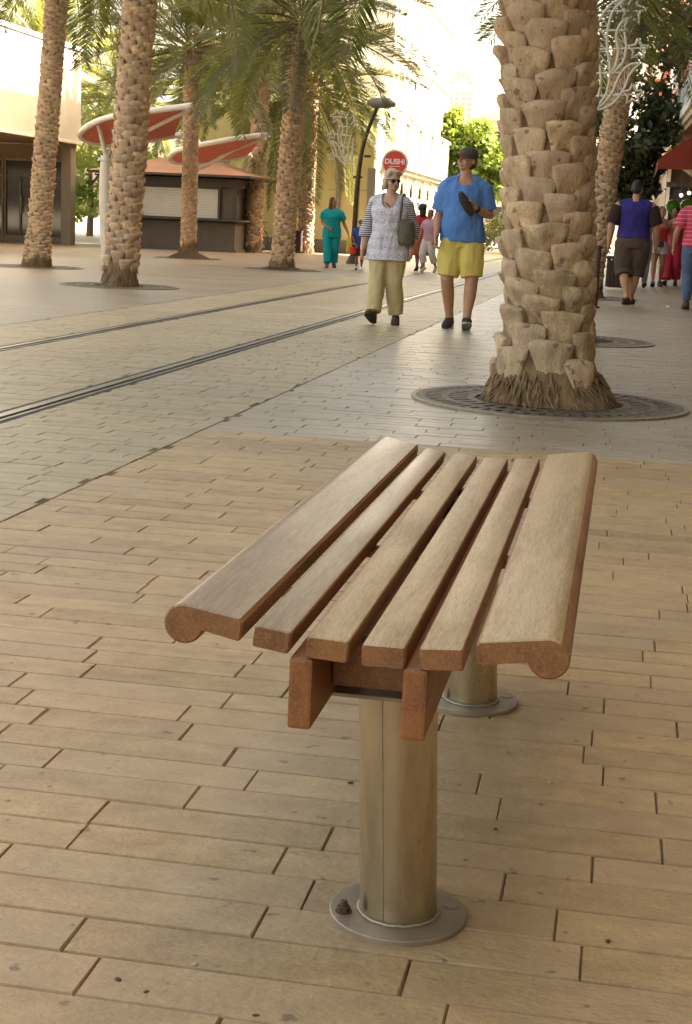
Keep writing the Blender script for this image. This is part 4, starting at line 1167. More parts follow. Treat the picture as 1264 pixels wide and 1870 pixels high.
# ------------------------------------------------------------------ round sign
M_signred = mat('sign_red', (.62, .055, .03), .45)
M_signwhite = mat('sign_white', (.80, .77, .74), .45)
sg = thing('shop_sign', 'round red shop sign with white rim above the fair haired woman', 'sign', (-6.17, 40, .06))
def disc(r, y0, y1, z, name, m):
    n = 48
    return MB().prism([(r * math.cos(2 * PI * k / n), z + r * math.sin(2 * PI * k / n)) for k in range(n)], y0, y1, 'y').build(name, m, sg)
disc(.352, -.03, .03, 2.53, 'rim', M_signwhite)
disc(.305, -.036, .036, 2.53, 'face', M_signred)
def text_mesh(txt, size, loc, parent, m, name='lettering', off=0.0, rot=(PI / 2, 0, 0)):
    c = bpy.data.curves.new('txt', 'FONT'); c.body = txt; c.size = size; c.align_x = 'CENTER'; c.align_y = 'CENTER'; c.extrude = .003; c.offset = off
    o = bpy.data.objects.new('txt', c); COL.objects.link(o)
    dg = bpy.context.evaluated_depsgraph_get()
    me = bpy.data.meshes.new_from_object(o.evaluated_get(dg)); me.name = name
    bpy.data.objects.remove(o)
    me.materials.clear()
    r = obj(name, me, m, parent, loc); r.rotation_euler = rot
    return r
text_mesh('DUSHI', .185, (0, -.041, 2.56), sg, M_signwhite, off=.006)
text_mesh('DUSHI', .185, (0, .041, 2.56), sg, M_signwhite, off=.006, rot=(PI / 2, 0, PI))
MB().box((0, -.038, 2.445), (.28, .006, .014)).build('underline', M_signwhite, sg)
MB().tube([(0, .0, -.06), (0, 0, 2.2)], .03, 10).build('post', M_pole, sg)

# ------------------------------------------------------------------ smaller street things
M_bin = mat('brown_bin_slats', (.055, .032, .02), .6, n_scale=8, n_amt=.3)
def bin_(label, x, y, w, h):
    t = thing('litter_bin', label, 'litter bin', (x, y, 0), 0, 'brown litter bins')
    m_ = MB()
    for sx, sy, a, b_ in ((0, -1, w, .03), (0, 1, w, .03), (-1, 0, .03, w), (1, 0, .03, w)):
        for k in range(5):
            f = (k - 2) / 5 * w
            if sx == 0: m_.box((f, sy * w / 2, h / 2 + .03), (w / 5 - .012, .025, h - .06), bev=.004)
            else: m_.box((sx * w / 2, f, h / 2 + .03), (.025, w / 5 - .012, h - .06), bev=.004)
    m_.build('slatted_body', M_bin, t)
    MB().box((0, 0, h + .01), (w + .05, w + .05, .05), bev=.012).build('lid', M_bin, t)
    MB().box((0, 0, h / 2), (w - .08, w - .08, h - .1)).build('liner', M_shade, t)
bin_('brown slatted litter bin behind the palm near the purple shirt', -.17, 28.5, .36, .58)
bin_('brown litter bin standing by the yellow wall near the turquoise woman', -10.15, 46.5, .34, .66)

def bicycle(x, y, rz):
    t = thing('bicycle', 'dark bicycle parked by the yellow wall half behind a palm trunk', 'bicycle', (x, y, 0), rz)
    for cx_ in (-.52, .52):
        w = MB(); K = 36
        w.tube([(cx_ + .33 * math.cos(2 * PI * k / K), 0, .34 + .33 * math.sin(2 * PI * k / K)) for k in range(K + 1)], .02, 8)
        o = w.build('wheel', M_rubber, t)
        s = MB()
        for k in range(14):
            a = 2 * PI * k / 14
            s.tube([(cx_, 0, .34), (cx_ + .31 * math.cos(a), 0, .34 + .31 * math.sin(a))], .003, 4)
        s.tube([(cx_, -.04, .34), (cx_, .04, .34)], .025, 8).build('spoke', M_steel, o)
    f = MB()
    J = dict(r=(-.52, 0, .34), bb=(-.06, 0, .30), s=(-.2, 0, .78), h=(.34, 0, .80), h2=(.37, 0, .68), f=(.52, 0, .34))
    for a, b_ in (('r', 'bb'), ('r', 's'), ('bb', 's'), ('s', 'h'), ('bb', 'h2'), ('h', 'h2'), ('h2', 'f')): f.tube([J[a], J[b_]], .016, 8)
    f.build('frame', M_pole, t)
    MB().tube([(-.2, 0, .78), (-.23, 0, .90)], .013, 8).ball((-.22, 0, .92), (.13, .07, .035)).build('saddle', M_rubber, t)
    MB().tube([(.34, 0, .8), (.32, 0, .95), (.32, -.25, .97)], .012, 8).tube([(.32, 0, .95), (.32, .25, .97)], .012, 8).build('handlebar', M_steel, t)
    MB().tube([(-.06, -.06, .30), (-.06, -.1, .15)], .01, 6).tube([(-.06, .06, .30), (-.06, .1, .45)], .01, 6).box((-.06, -.13, .15), (.09, .06, .02)).box((-.06, .13, .45), (.09, .06, .02)).build('pedal', M_rubber, t)
bicycle(-12.05, 47.2, .15)

M_ball = mat('green_balloon_rubber', (.16, .42, .03), .3, trans=((.3, .6, .05), .3), coat=.3)
M_string = mat('balloon_string', (.5, .5, .45), .8)
for k, (x, y, z) in enumerate(((.93, 36.0, 1.70), (1.26, 36.05, 1.72))):
    t = thing('balloon', ('round green balloon floating above the woman in the pink jumpsuit, nearer the street', 'round green balloon floating above the woman in the pink jumpsuit, nearer the shops')[k], 'balloon', (x, y, z), 0, 'green balloons')
    MB().rings([(0, 0, -.185, .012, .012), (0, 0, -.16, .05, .05), (0, 0, -.1, .115, .115), (0, 0, 0, .165, .165), (0, 0, .08, .15, .15), (0, 0, .13, .10, .10), (0, 0, .15, .03, .03)], 18).build('envelope', M_ball, t)
    MB().tube([(0, 0, -.18), (.02, .01, -.5), (.0, 0, -.85)], .004, 5).build('string', M_string, t)
for k, (x, y, z, lb) in enumerate(((1.22, 40, 2.06, 'lower warm pendant lamp glowing under the red awning'), (1.42, 40.2, 2.13, 'upper warm pendant lamp glowing under the red awning'))):
    t = thing('pendant_lamp', lb, 'lamp', (x, y, z), 0, 'warm lamps under the awning')
    MB().ball((0, 0, 0), .045).build('globe', M_lamp_glass, t)
    MB().tube([(0, 0, .07), (0, 0, .16)], [.03, .02], 10).tube([(0, 0, .16), (0, 0, 1.2)], .008, 6).build('cord', M_shade, t)
# little litter on the paving
M_paper = mat('white_paper', (.78, .76, .72), .8)
def scrap(name, label, cat, x, y, s, m, seed, h=.02, group=None):
    rnd = random.Random(seed); mb = MB(); n = 5; vs = []
    for i in range(n):
        for j in range(n):
            u, v = i / (n - 1) - .5, j / (n - 1) - .5
            vs.append((u * s * rnd.uniform(.8, 1.1), v * s * rnd.uniform(.8, 1.1), .003 + h * (.3 + rnd.random()) * (1 - 2 * max(abs(u), abs(v)) * .8)))
    mb.add(vs, [(i * n + j, (i + 1) * n + j, (i + 1) * n + j + 1, i * n + j + 1) for i in range(n - 1) for j in range(n - 1)], 0, True)
    o = mb.build(name, m, None, (x, y, 0), rnd.random() * 6); tag(o, label, cat, group)
scrap('paper_scrap', 'crumpled white paper scrap on the right pavement', 'paper', .632, 22.4, .07, M_paper, 1, .04)
M_leafd = mat('dry_leaf', (.12, .075, .04), .9, n_scale=40, n_amt=.4)
M_peb = mat('pale_pebble', (.45, .38, .28), .8, n_scale=40, n_amt=.3)
rnd = random.Random(77)
for k, (px, py, s) in enumerate(((215, 1790, .009), (268, 1812, .007), (355, 1763, .009), (690, 1440, .011), (468, 1855, .007), (1110, 1720, .008), (905, 1515, .007), (1005, 1430, .01), (640, 1430, .009), (1140, 1390, .008))):
    d = ray(px, py); q = Vector((0, 0, EYE)) + d * (-EYE / d.z)
    s *= .7; o = MB().ball((0, 0, s * .2), (s, s * .7, s * .3), 9, 6, M=Matrix.Rotation(rnd.random() * 3, 3, 'Z'))
    for i, v in enumerate(o.v):
        f = 1 + .25 * noise.noise(Vector(v) * 130 + Vector((k, 0, 0))); o.v[i] = (v[0] * f, v[1] * f, v[2] * f)
    pale = k in (2, 3, 7, 9)
    o = o.build('pebble' if pale else 'dirt_crumb', M_peb if pale else M_leafd, None, (q.x, q.y, 0))
    tag(o, 'pale pebble lying on the brown pavers' if pale else 'dark crumb of dirt lying on the brown pavers', 'pebble' if pale else 'dirt', 'pebbles on the pavers' if pale else 'dirt crumbs on the pavers')

# ------------------------------------------------------------------ people
def skin(name, rgb):
    m = mat(name, rgb, .55, n_scale=14, n_amt=.14)
    N, L, b = nodes_of(m)
    b.inputs['Subsurface Weight'].default_value = .08; b.inputs['Subsurface Radius'].default_value = (.02, .008, .004)
    return m
def cloth(name, rgb, n=.12, rough=.9): return mat(name, rgb, rough, n_scale=9, n_amt=n, bump=.12, b_scale=400, b_dist=.001, spec=.2)
S_tan = skin('tan_skin', (.52, .265, .15)); S_fair = skin('fair_skin', (.58, .33, .22)); S_brown = skin('brown_skin', (.20, .085, .045)); S_mid = skin('warm_skin', (.38, .18, .10))
M_eye = mat('eye_dark', (.03, .02, .015), .2); M_lip = mat('lips', (.30, .09, .07), .5)
H_dark = mat('dark_hair', (.022, .014, .010), .55, n_scale=40, n_amt=.5, stretch=(1, 1, .2)); H_fair = mat('ash_blonde_hair', (.58, .47, .33), .6, n_scale=45, rgb2=(.36, .27, .17), stretch=(1, 1, .3)); H_brown = mat('brown_hair', (.07, .038, .022), .55, n_scale=40, n_amt=.5, stretch=(1, 1, .2))

TOR = [(.80, .09, .075, 0), (.84, .150, .105, .01), (.88, .170, .118, .012), (.93, .172, .12, .01), (1.00, .158, .110, 0), (1.06, .148, .103, -.002), (1.12, .148, .105, -.004), (1.20, .160, .113, -.004),
       (1.28, .175, .118, 0), (1.34, .183, .112, .004), (1.39, .180, .098, .008), (1.425, .150, .082, .012), (1.45, .095, .070, .014), (1.475, .066, .062, .012), (1.52, .056, .058, .006)]
def tor(z):
    for a, b in zip(TOR, TOR[1:]):
        if a[0] <= z <= b[0]:
            f = (z - a[0]) / (b[0] - a[0]); return [a[i] + (b[i] - a[i]) * f for i in range(4)]
    return list(TOR[0] if z < TOR[0][0] else TOR[-1])

class Fig:
    def __init__(s, label, x, y, rz, H, skin, arms, legs, head=(0, 0, 0), girth=1.0, belly=0.0, chest=0.0, voxel=.010, lean=0.0, sh=.185, ak=1.0, lk=1.0):
        s.ak, s.lk = ak, lk
        s.k = H / 1.75; s.H = H; s.vox = voxel; s.girth = girth; s.belly = belly; s.chest = chest; s.skin = skin; s.sh = sh
        s.t = thing('person', label, 'person', (x, y, 0), rz)
        s.t.scale = (s.k, s.k, s.k)
        s.arms, s.legs, s.head_r = arms, legs, head
        s.seed = random.random() * 50
        s.HM = Matrix.Rotation(head[0], 3, 'Z') @ Matrix.Rotation(head[1], 3, 'X') @ Matrix.Rotation(head[2], 3, 'Y')
        s.NP = Vector((0, .005, 1.50))
    def torso(s, mb, z0, z1, g=0.0, flare=0.0, zf=None, n=32):
        zs = [z0 + (z1 - z0) * i / 22 for i in range(23)]
        rs = []
        for z in zs:
            _, rx, ry, yo = tor(max(z, .90) if g else z)
            w = s.girth if z < 1.36 else 1 + (s.girth - 1) * max(0, (1.48 - z) / .12)
            bel = s.belly * math.exp(-((z - 1.06) / .14) ** 2) + s.chest * math.exp(-((z - 1.27) / .06) ** 2)
            gg = g if z < 1.42 else g * .6
            fl = 0
            if zf is not None and z < zf: fl = flare * ((zf - z) / max(.01, zf - z0))
            rs.append((0, yo - bel * .55, z, rx * w + gg + bel * .5 + fl, ry * w + gg + bel * .6 + fl * .8))
        mb.rings(rs, n)
        if z1 > 1.4:
            for sx in (-1, 1):
                q = s.sh * (1 + (s.girth - 1) * .6)
                mb.tube([(sx * .035, .014, 1.462), (sx * q * .55, .014, 1.432), (sx * q * .97, .01, 1.388)], [.040 + g * .35, .046 + g * .5, .052 + g * .75], 14, cap='round')
    def leg(s, mb, side, t0, t1, g=0.0, flare=0.0, cap='round', tight=1.0):
        knee, ank = (Vector(q) for q in s.legs[side][:2])
        hip = Vector(((-1, 1)[side] * .088 * s.girth, .005, .90))
        def P(t): return hip.lerp(knee, t / .5) if t < .5 else knee.lerp(ank, (t - .5) / .5) + Vector((0, .018 * math.sin((t - .5) * 2 * PI), 0))
        R = [(0, .092), (.15, .092), (.3, .082), (.45, .063), (.5, .058), (.57, .056), (.68, .057), (.8, .047), (.92, .036), (1, .036)]
        def rad(t):
            for (a, ra), (b, rb) in zip(R, R[1:]):
                if a <= t <= b: return ra + (rb - ra) * (t - a) / (b - a)
            return R[-1][1]
        n = 14
        ts = [t0 + (t1 - t0) * i / n for i in range(n + 1)]
        gw = (1 + (s.girth - 1) * .5) * s.lk
        mb.tube([P(t) for t in ts], [rad(t) * gw + g + flare * (t - t0) / (t1 - t0) for t in ts], 18, cap=cap, side=(1, 0, 0), smooth=True)
    def arm(s, mb, side, t1, g=0.0, cap='round', flare=0.0):
        elb, wri = (Vector(q) for q in s.arms[side][:2])
        sh = Vector(((-1, 1)[side] * s.sh * (1 + (s.girth - 1) * .6), .01, 1.385))
        def P(t): return sh.lerp(elb, t / .5) if t < .5 else elb.lerp(wri, (t - .5) / .5)
        R = [(0, .056), (.12, .053), (.3, .046), (.5, .039), (.58, .042), (.7, .040), (.9, .029), (1, .027)]
        def rad(t):
            for (a, ra), (b, rb) in zip(R, R[1:]):
                if a <= t <= b: return ra + (rb - ra) * (t - a) / (b - a)
            return R[-1][1]
        n = 12; ts = [t1 * i / n for i in range(n + 1)]
        gw = (1 + (s.girth - 1) * .6) * s.ak
        mb.tube([P(t) for t in ts], [rad(t) * gw + g + flare * i / n for i, t in enumerate(ts)], 16, cap=cap)
    def hand(s, mb, side):
        a = s.arms[side]; wri = Vector(a[1]); elb = Vector(a[0])
        d = (Vector(a[2]) if len(a) > 2 and a[2] else (wri - elb)).normalized()
        nrm = Vector(a[3]) if len(a) > 3 and a[3] else Vector(((1, -1)[side], 0, 0))
        curl = a[4] if len(a) > 4 else .5
        nrm = (nrm - d * nrm.dot(d)).normalized(); sd = d.cross(nrm).normalized()
        thumb_s = sd if sd.y < 0 else -sd
        if len(a) > 5: thumb_s = thumb_s * a[5]
        mb.tube([wri - d * .02, wri + d * .02, wri + d * .055, wri + d * .085], [.027, .036, .042, .038], 12, ell=.48, side=thumb_s, cap='round')
        for f, (off, l) in enumerate(((.030, .068), (.010, .078), (-.010, .072), (-.029, .056))):
            p = wri + d * (.082 - abs(off) * .2) + thumb_s * off; c = curl * (1 + .12 * f); pts = [p - d * .02]; dd = d.copy()
            for seg in (.45, .32, .23):
                pts.append(p); p = p + dd * (l * seg)
                dd = (Matrix.Rotation(c, 3, d.cross(nrm)) @ dd)
            pts.append(p)
            mb.tube(pts, [.0095, .0095, .0088, .0082, .0072], 8, cap='round')
        p = wri + d * .028 + thumb_s * .026
        mb.tube([p - d * .01, p + thumb_s * .022 + d * .022 + nrm * .008, p + thumb_s * .03 + d * .048 + nrm * .018, p + thumb_s * .026 + d * .068 + nrm * .026], [.013, .012, .0105, .009], 8, cap='round')
    def hp(s, p): return s.NP + s.HM @ (Vector(p) - s.NP)
    def head(s, mb, jaw=1.0):
        M = s.HM
        mb.tube([(0, .008, 1.44), (0, .006, 1.50), s.hp((0, .0, 1.55))], [.062, .056, .055], 16)
        mb.ball(s.hp((0, -.004, 1.655)), (.074, .093, .096), M=M, n=20, m=14)
        mb.ball(s.hp((0, -.028, 1.607)), (.058 * jaw, .068, .075), M=M, n=18, m=12)
        mb.ball(s.hp((0, -.068, 1.552)), (.026 * jaw, .022, .018), M=M)
        mb.tube([s.hp((0, -.092, 1.648)), s.hp((0, -.112, 1.618)), s.hp((0, -.116, 1.606))], [.009, .0145, .013], 8, cap='round')
        mb.ball(s.hp((0, -.09, 1.662)), (.048, .014, .010), M=M)
        mb.ball(s.hp((0, -.088, 1.576)), (.024, .012, .011), M=M)
        for sx in (-1, 1):
            mb.ball(s.hp((sx * .076, .012, 1.625)), (.010, .020, .031), M=M)
            mb.ball(s.hp((sx * .042, -.068, 1.607)), (.020, .020, .022), M=M)
    def body(s, feet=False, jaw=1.0, face=True):
        mb = MB()
        s.torso(mb, .80, 1.50)
        s.head(mb, jaw)
        for sd in (0, 1):
            s.leg(mb, sd, 0, 1); s.arm(mb, sd, 1); s.hand(mb, sd)
            if feet: s.foot(mb, sd, -.006, True)
        me = remeshed(mb, 'body', s.vox * (.62 if s.vox < .0115 else .85), 3 if s.vox < .0115 else 2)
        obj('body', me, s.skin, s.t)
        if face:
            for sx in (-1, 1):
                MB().ball(s.hp((sx * .031, -.0905, 1.640)), (.0135, .006, .0065), M=s.HM).build('eye', M_eye, s.t)
                MB().ball(s.hp((sx * .032, -.099, 1.660)), (.018, .005, .0035), M=s.HM).build('eyebrow', H_brown, s.t)
            MB().ball(s.hp((0, -.1005, 1.577)), (.021, .004, .0042), M=s.HM).build('mouth', M_lip, s.t)
        return s
    def foot(s, mb, side, g=0.0, bare=False, boot=.0):
        L = s.legs[side]; ank = Vector(L[1]); pitch = L[2] if len(L) > 2 else 0; yaw = L[3] if len(L) > 3 else (-.12, .12)[side]
        M = Matrix.Rotation(yaw, 3, 'Z') @ Matrix.Rotation(pitch, 3, 'X')
        base = len(mb.v)
        pts = [(0, .060, .040), (0, .035, .046), (0, -.02, .052), (0, -.08, .040), (0, -.135, .028), (0, -.175, .022)]
        mb.tube(pts, [.032 + g, .040 + g, .042 + g, .044 + g, .043 + g, .030 + g], 16, cap='round', side=(1, 0, 0), ell=.85)
        mb.tube([(0, .005, .03), (0, .012, .085), (0, .012, .10 + boot)], [.04 + g, .040 + g * .6, .040 + g * .6], 14)
        for i in range(base, len(mb.v)):
            x, y, z = mb.v[i]; q = Vector((x, y, max(z, .0)))
            q = M @ (q - Vector((0, .01, .085))) + ank
            mb.v[i] = tuple(q)
    def shoes(s, m, m_sole=None, g=.008, socks=None):
        for sd in (0, 1):
            mb = MB(); s.foot(mb, sd, g)
            o = obj('shoe', remeshed(mb, 'shoe', .009, 2), m, s.t)
            if m_sole:
                L = s.legs[sd]; ank = Vector(L[1]); pitch = L[2] if len(L) > 2 else 0; yaw = L[3] if len(L) > 3 else (-.12, .12)[sd]
                M = Matrix.Rotation(yaw, 3, 'Z') @ Matrix.Rotation(pitch, 3, 'X')
                out = [(-.040, .07), (-.046, .0), (-.05, -.09), (-.045, -.16), (-.02, -.205), (.02, -.205), (.045, -.16), (.05, -.09), (.046, 0), (.040, .07), (.02, .103), (-.02, .103)]
                k = MB().prism(out, -.004, .016, 'z'); k.v = [tuple(M @ (Vector(v) - Vector((0, .01, .085))) + ank) for v in k.v]
                k.build('sole', m_sole, o)
            if socks:
                k = MB(); a = Vector(s.legs[sd][1]); kn = Vector(s.legs[sd][0])
                k.tube([a + Vector((0, .012, .0)), a.lerp(kn, .16) + Vector((0, .016, 0))], [.043, .043], 16); k.build('sock', socks, s.t)
    def top(s, m, z0, z1=1.455, scoop=None, g=.018, sleeve=.4, flare=0.0, zf=1.05, sg=.016, sf=.012, wr=.006, name='shirt', sl_mat=None, ws=8, neck=True):
        mb = MB(); s.torso(mb, z0, z1, g, flare, zf)
        if sleeve and not sl_mat:
            for sd in (0, 1): s.arm(mb, sd, sleeve, sg, 'flat', sf)
        me = remeshed(mb, name, s.vox, 3, wr, ws * 1.7, (1, 1, .5), s.seed)
        if scoop:
            bm = bmesh.new(); bm.from_mesh(me)
            dl = [v for v in bm.verts if v.co.y < .0 and (v.co.x / scoop[0]) ** 2 + ((v.co.z - 1.45) / scoop[1]) ** 2 < 1]
            bmesh.ops.delete(bm, geom=dl, context='VERTS'); bm.to_mesh(me); bm.free()
        o = obj(name, me, m, s.t)
        if sleeve and sl_mat:
            for sd in (0, 1):
                mb = MB(); s.arm(mb, sd, sleeve, sg + .004, 'flat', sf)
                obj('sleeve', remeshed(mb, 'sleeve', s.vox, 3, wr, 10, (1, 1, .6), s.seed + sd), sl_mat, o)
        return o
    def pants(s, m, t1, zt=1.02, g=.014, flare=0.0, wr=.006, name='trousers', hipg=.012):
        mb = MB(); s.torso(mb, .80, zt, g=hipg)
        for sd in (0, 1): s.leg(mb, sd, 0, t1, g, flare, 'flat')
        obj(name, remeshed(mb, name, s.vox, 3, wr, 9, (1, 1, .4), s.seed + 5), m, s.t)
    def skirt(s, m, z0, zt=1.02, flare=.1, name='skirt', wr=.012):
        mb = MB(); rs = []
        for i in range(14):
            z = z0 + (zt - z0) * i / 13; f = 1 - i / 13
            _, rx, ry, yo = tor(max(z, .93)); rs.append((0, yo, z, rx * s.girth + .015 + flare * f, ry * s.girth + .015 + flare * f * .9))
        mb.rings(rs, 32); obj(name, remeshed(mb, name, s.vox, 3, wr, 12, (1, 1, .15), s.seed), m, s.t)
    def hair(s, m, style='short', wr=.006):
        mb = MB(); M = s.HM
        B = lambda p, r: mb.ball(s.hp(p), r, M=M)
        if style == 'short':
            B((0, .016, 1.668), (.082, .092, .094)); B((0, .045, 1.63), (.074, .062, .075))
        elif style == 'bob':
            B((0, .022, 1.678), (.090, .098, .100)); B((0, .05, 1.62), (.094, .07, .09))
            for sx in (-1, 1): B((sx * .078, .030, 1.61), (.028, .045, .075)); B((sx * .06, -.03, 1.715), (.035, .045, .035)); B((sx * .075, .05, 1.56), (.034, .04, .045))
            B((.02, -.052, 1.735), (.05, .035, .022))
        elif style == 'long':
            B((0, .016, 1.670), (.086, .096, .098)); B((0, .05, 1.6), (.088, .062, .12))
            for sx in (-1, 1): B((sx * .068, .03, 1.56), (.030, .05, .13)); B((sx * .06, .03, 1.45), (.036, .06, .11))
            B((0, .07, 1.45), (.09, .045, .16))
        elif style == 'afro':
            B((0, .03, 1.69), (.12, .125, .12)); B((0, .06, 1.58), (.10, .08, .1)); B((0, .05, 1.48), (.09, .07, .1))
        elif style == 'bun':
            B((0, .016, 1.668), (.081, .092, .094)); B((0, .05, 1.62), (.07, .055, .075)); B((0, .11, 1.69), (.042, .04, .042))
        obj('hair', remeshed(mb, 'hair', .009, 2, wr, 26, (1, 1, .5), s.seed), m, s.t)
        return s
def W(z): return z

# --- the couple in front
blue_tee = cloth('blue_cotton', (.11, .235, .55)); y_short = cloth('yellow_cotton', (.72, .56, .15)); grey_cap = cloth('grey_cap_cloth', (.10, .085, .075))
M_shoe_d = cloth('dark_shoe', (.055, .045, .042)); M_sole_w = mat('pale_sole', (.45, .42, .38), .7); M_sock = cloth('white_sock', (.70, .68, .66)); M_sole_d = mat('dark_sole', (.03, .025, .02), .8)
P1 = Fig('man in blue t-shirt, yellow shorts and grey cap walking along the track', -1.63, 15.2, .02, 1.77, S_tan,
         arms=[((-.250, .03, 1.10), (-.245, -.12, .90), (.05, -.35, -1), (1, -.3, 0), .7), ((.255, .02, 1.12), (.115, -.215, 1.185), (-.75, -.35, .55), (-.2, -.6, -.4), .8)],
         legs=[((-.125, -.03, .49), (-.095, .13, .095), .10, -.1), ((.120, -.05, .49), (.100, -.14, .105), -.30, .12)], head=(-.62, -.10, 0), girth=1.0, belly=.03, voxel=.010, sh=.168, ak=1.10, lk=1.14)
P1.body(jaw=1.12)
o = P1.top(blue_tee, .855, g=.036, sleeve=.42, flare=.018, zf=1.1, sg=.026, sf=.018, wr=.014, name='t_shirt', ws=7, scoop=(.07, .05))
P1.pants(y_short, .47, g=.019, flare=.016, wr=.015, name='shorts', hipg=.016, zt=1.0)
P1.shoes(M_shoe_d, M_sole_w, socks=M_sock)
P1.hair(H_brown, 'short', .003)
mb = MB(); mb.rings([(0, .012, 1.672, .087, .106), (0, .012, 1.69, .090, .108), (0, .014, 1.72, .084, .100), (0, .016, 1.748, .066, .08), (0, .018, 1.766, .03, .04), (0, .018, 1.770, .004, .004)], 28)
mb.v = [tuple(P1.hp(v)) for v in mb.v]
capo = mb.build('cap', grey_cap, P1.t)
mb = MB(); vs = []
for j in range(5):
    for k in range(13):
        a = PI + .35 + (PI - .7) * k / 12; r = 1 + .62 * j / 4 * math.sin((k / 12) * PI) ** .6
        vs.append((.086 * math.cos(a) * (1 + .06 * j / 4), .012 + .103 * math.sin(a) * r, 1.684 - .022 * (j / 4) - .012 * abs(math.cos(a))))
mb.add(vs, [(j * 13 + k, j * 13 + k + 1, (j + 1) * 13 + k + 1, (j + 1) * 13 + k) for j in range(4) for k in range(12)], 0, True)
mb.add([(x, y, z - .006) for x, y, z in vs], [(j * 13 + k, (j + 1) * 13 + k, (j + 1) * 13 + k + 1, j * 13 + k + 1) for j in range(4) for k in range(12)], 0, True)
mb.v = [tuple(P1.hp(v)) for v in mb.v]
mb.build('brim', grey_cap, capo)
mb = MB(); wr_ = Vector((.115, -.215, 1.185))
mb.tube([wr_ + Vector((.035, .03, -.02)), wr_ + Vector((.018, .01, -.008))], .037, 14); mb.build('watch', M_shoe_d, P1.t)
M_leather = mat('dark_brown_leather', (.045, .025, .017), .5, n_scale=20, n_amt=.3)
t = thing('glasses_case', 'dark brown glasses case held to the chest by the man in blue', 'case', (-1.63 + .045, 15.2 - .285, 1.235)); t.rotation_euler = (.15, -.55, .1)
MB().tube([(0, 0, -.10), (0, 0, -.05), (0, 0, .05), (0, 0, .10)], [.034, .044, .044, .030], 16, ell=.55, cap='round', side=(1, 0, 0)).build('shell', M_leather, t)
MB().box((0, -.0255, .0), (.012, .004, .16), bev=.001).build('clasp', M_shoe_d, t)

# tunic with a small printed pattern
tunic = cloth('printed_tunic', (.66, .61, .66))
N, L, b_ = nodes_of(tunic)
tc = N.new('ShaderNodeTexCoord'); vo = N.new('ShaderNodeTexVoronoi'); vo.inputs['Scale'].default_value = 34; vo.feature = 'DISTANCE_TO_EDGE'
L.new(tc.outputs['Object'], vo.inputs[0])
wv = N.new('ShaderNodeTexWave'); wv.bands_direction = 'Z'; wv.inputs['Scale'].default_value = 3.2; wv.inputs['Distortion'].default_value = .0
L.new(tc.outputs['Object'], wv.inputs[0])
c1 = N.new('ShaderNodeMapRange'); c1.inputs['From Min'].default_value = .02; c1.inputs['From Max'].default_value = .16; L.new(vo.outputs['Distance'], c1.inputs['Value'])
mx = N.new('ShaderNodeMix'); mx.data_type = 'RGBA'; mx.inputs['A'].default_value = (.72, .68, .70, 1); mx.inputs['B'].default_value = (.40, .35, .47, 1); L.new(c1.outputs[0], mx.inputs['Factor'])
mx2 = N.new('ShaderNodeMix'); mx2.data_type = 'RGBA'; m3 = N.new('ShaderNodeMath'); m3.operation = 'MULTIPLY'; m3.inputs[1].default_value = .55; L.new(wv.outputs['Fac'], m3.inputs[0])
L.new(m3.outputs[0], mx2.inputs['Factor']); L.new(mx.outputs['Result'], mx2.inputs['A']); mx2.inputs['B'].default_value = (.70, .66, .68, 1); L.new(mx2.outputs['Result'], b_.inputs['Base Color'])
sleeve_str = stripes('striped_sleeve', (.62, .58, .60), (.075, .06, .095), 42, .5)
cream_p = cloth('cream_trousers', (.58, .46, .24)); brown_shoe = cloth('brown_suede', (.11, .065, .045)); M_olive = mat('olive_bag_leather', (.105, .085, .045), .6, n_scale=14, n_amt=.3, bump=.15)
P2 = Fig('fair haired woman in sunglasses, printed tunic with striped sleeves and cream trousers', -2.385, 15.3, .0, 1.535, S_fair,
         arms=[((-.27, .06, 1.12), (-.295, -.03, .86), (-.02, -.15, -1), (1, -.2, 0), .55), ((.265, .07, 1.12), (.275, -.03, .88), (.0, -.1, -1), (-1, -.2, 0), .7)],
         legs=[((-.105, -.06, .49), (-.115, -.16, .125), -.42, -.15), ((.085, .0, .49), (.115, .07, .088), .04, .12)], head=(.62, .06, 0), girth=1.03, belly=.025, chest=.022, voxel=.0095, sh=.178, ak=1.12)
P2.body(face=False)
P2.top(tunic, .735, 1.435, g=.032, sleeve=.76, flare=.055, zf=1.05, sg=.015, sf=.010, wr=.012, name='tunic', sl_mat=sleeve_str, scoop=(.085, .125))
P2.pants(cream_p, .97, g=.026, flare=.024, wr=.014, zt=.98)
P2.shoes(brown_shoe, M_sole_d)
P2.hair(H_fair, 'bob', .014)
mb = MB(); M_sun = mat('sunglass_lens', (.018, .012, .010), .1)
for sx in (-1, 1): mb.ball(P2.hp((sx * .034, -.098, 1.637)), (.031, .012, .022), M=P2.HM).tube([P2.hp((sx * .06, -.092, 1.648)), P2.hp((sx * .083, -.03, 1.648)), P2.hp((sx * .083, .01, 1.64))], .0055, 6)
mb.tube([P2.hp((-.02, -.106, 1.645)), P2.hp((.02, -.106, 1.645))], .004, 6)
mb.build('sunglasses', M_sun, P2.t)
MB().ball(P2.hp((0, -.1, 1.577)), (.022, .005, .0055), M=P2.HM).build('mouth', M_lip, P2.t)
mb = MB(); mb.box((0, -.165, 1.36), (.075, .006, .012), rot=Matrix.Rotation(.65, 3, 'Y')); mb.build('brooch', M_leather, P2.t)
t = thing('shoulder_bag', 'olive shoulder bag hanging at the side of the fair haired woman', 'bag', (-2.385 + .19, 15.3 - .10, 0))
mb = MB(); mb.rings([(0, 0, .80, .075, .05), (0, 0, .83, .088, .06), (.0, 0, .92, .092, .062), (-.005, 0, 1.02, .085, .05), (-.01, 0, 1.055, .075, .022)], 24)
obj('pouch', remeshed(mb, 'pouch', .008, 3, .004, 14), M_olive, t)
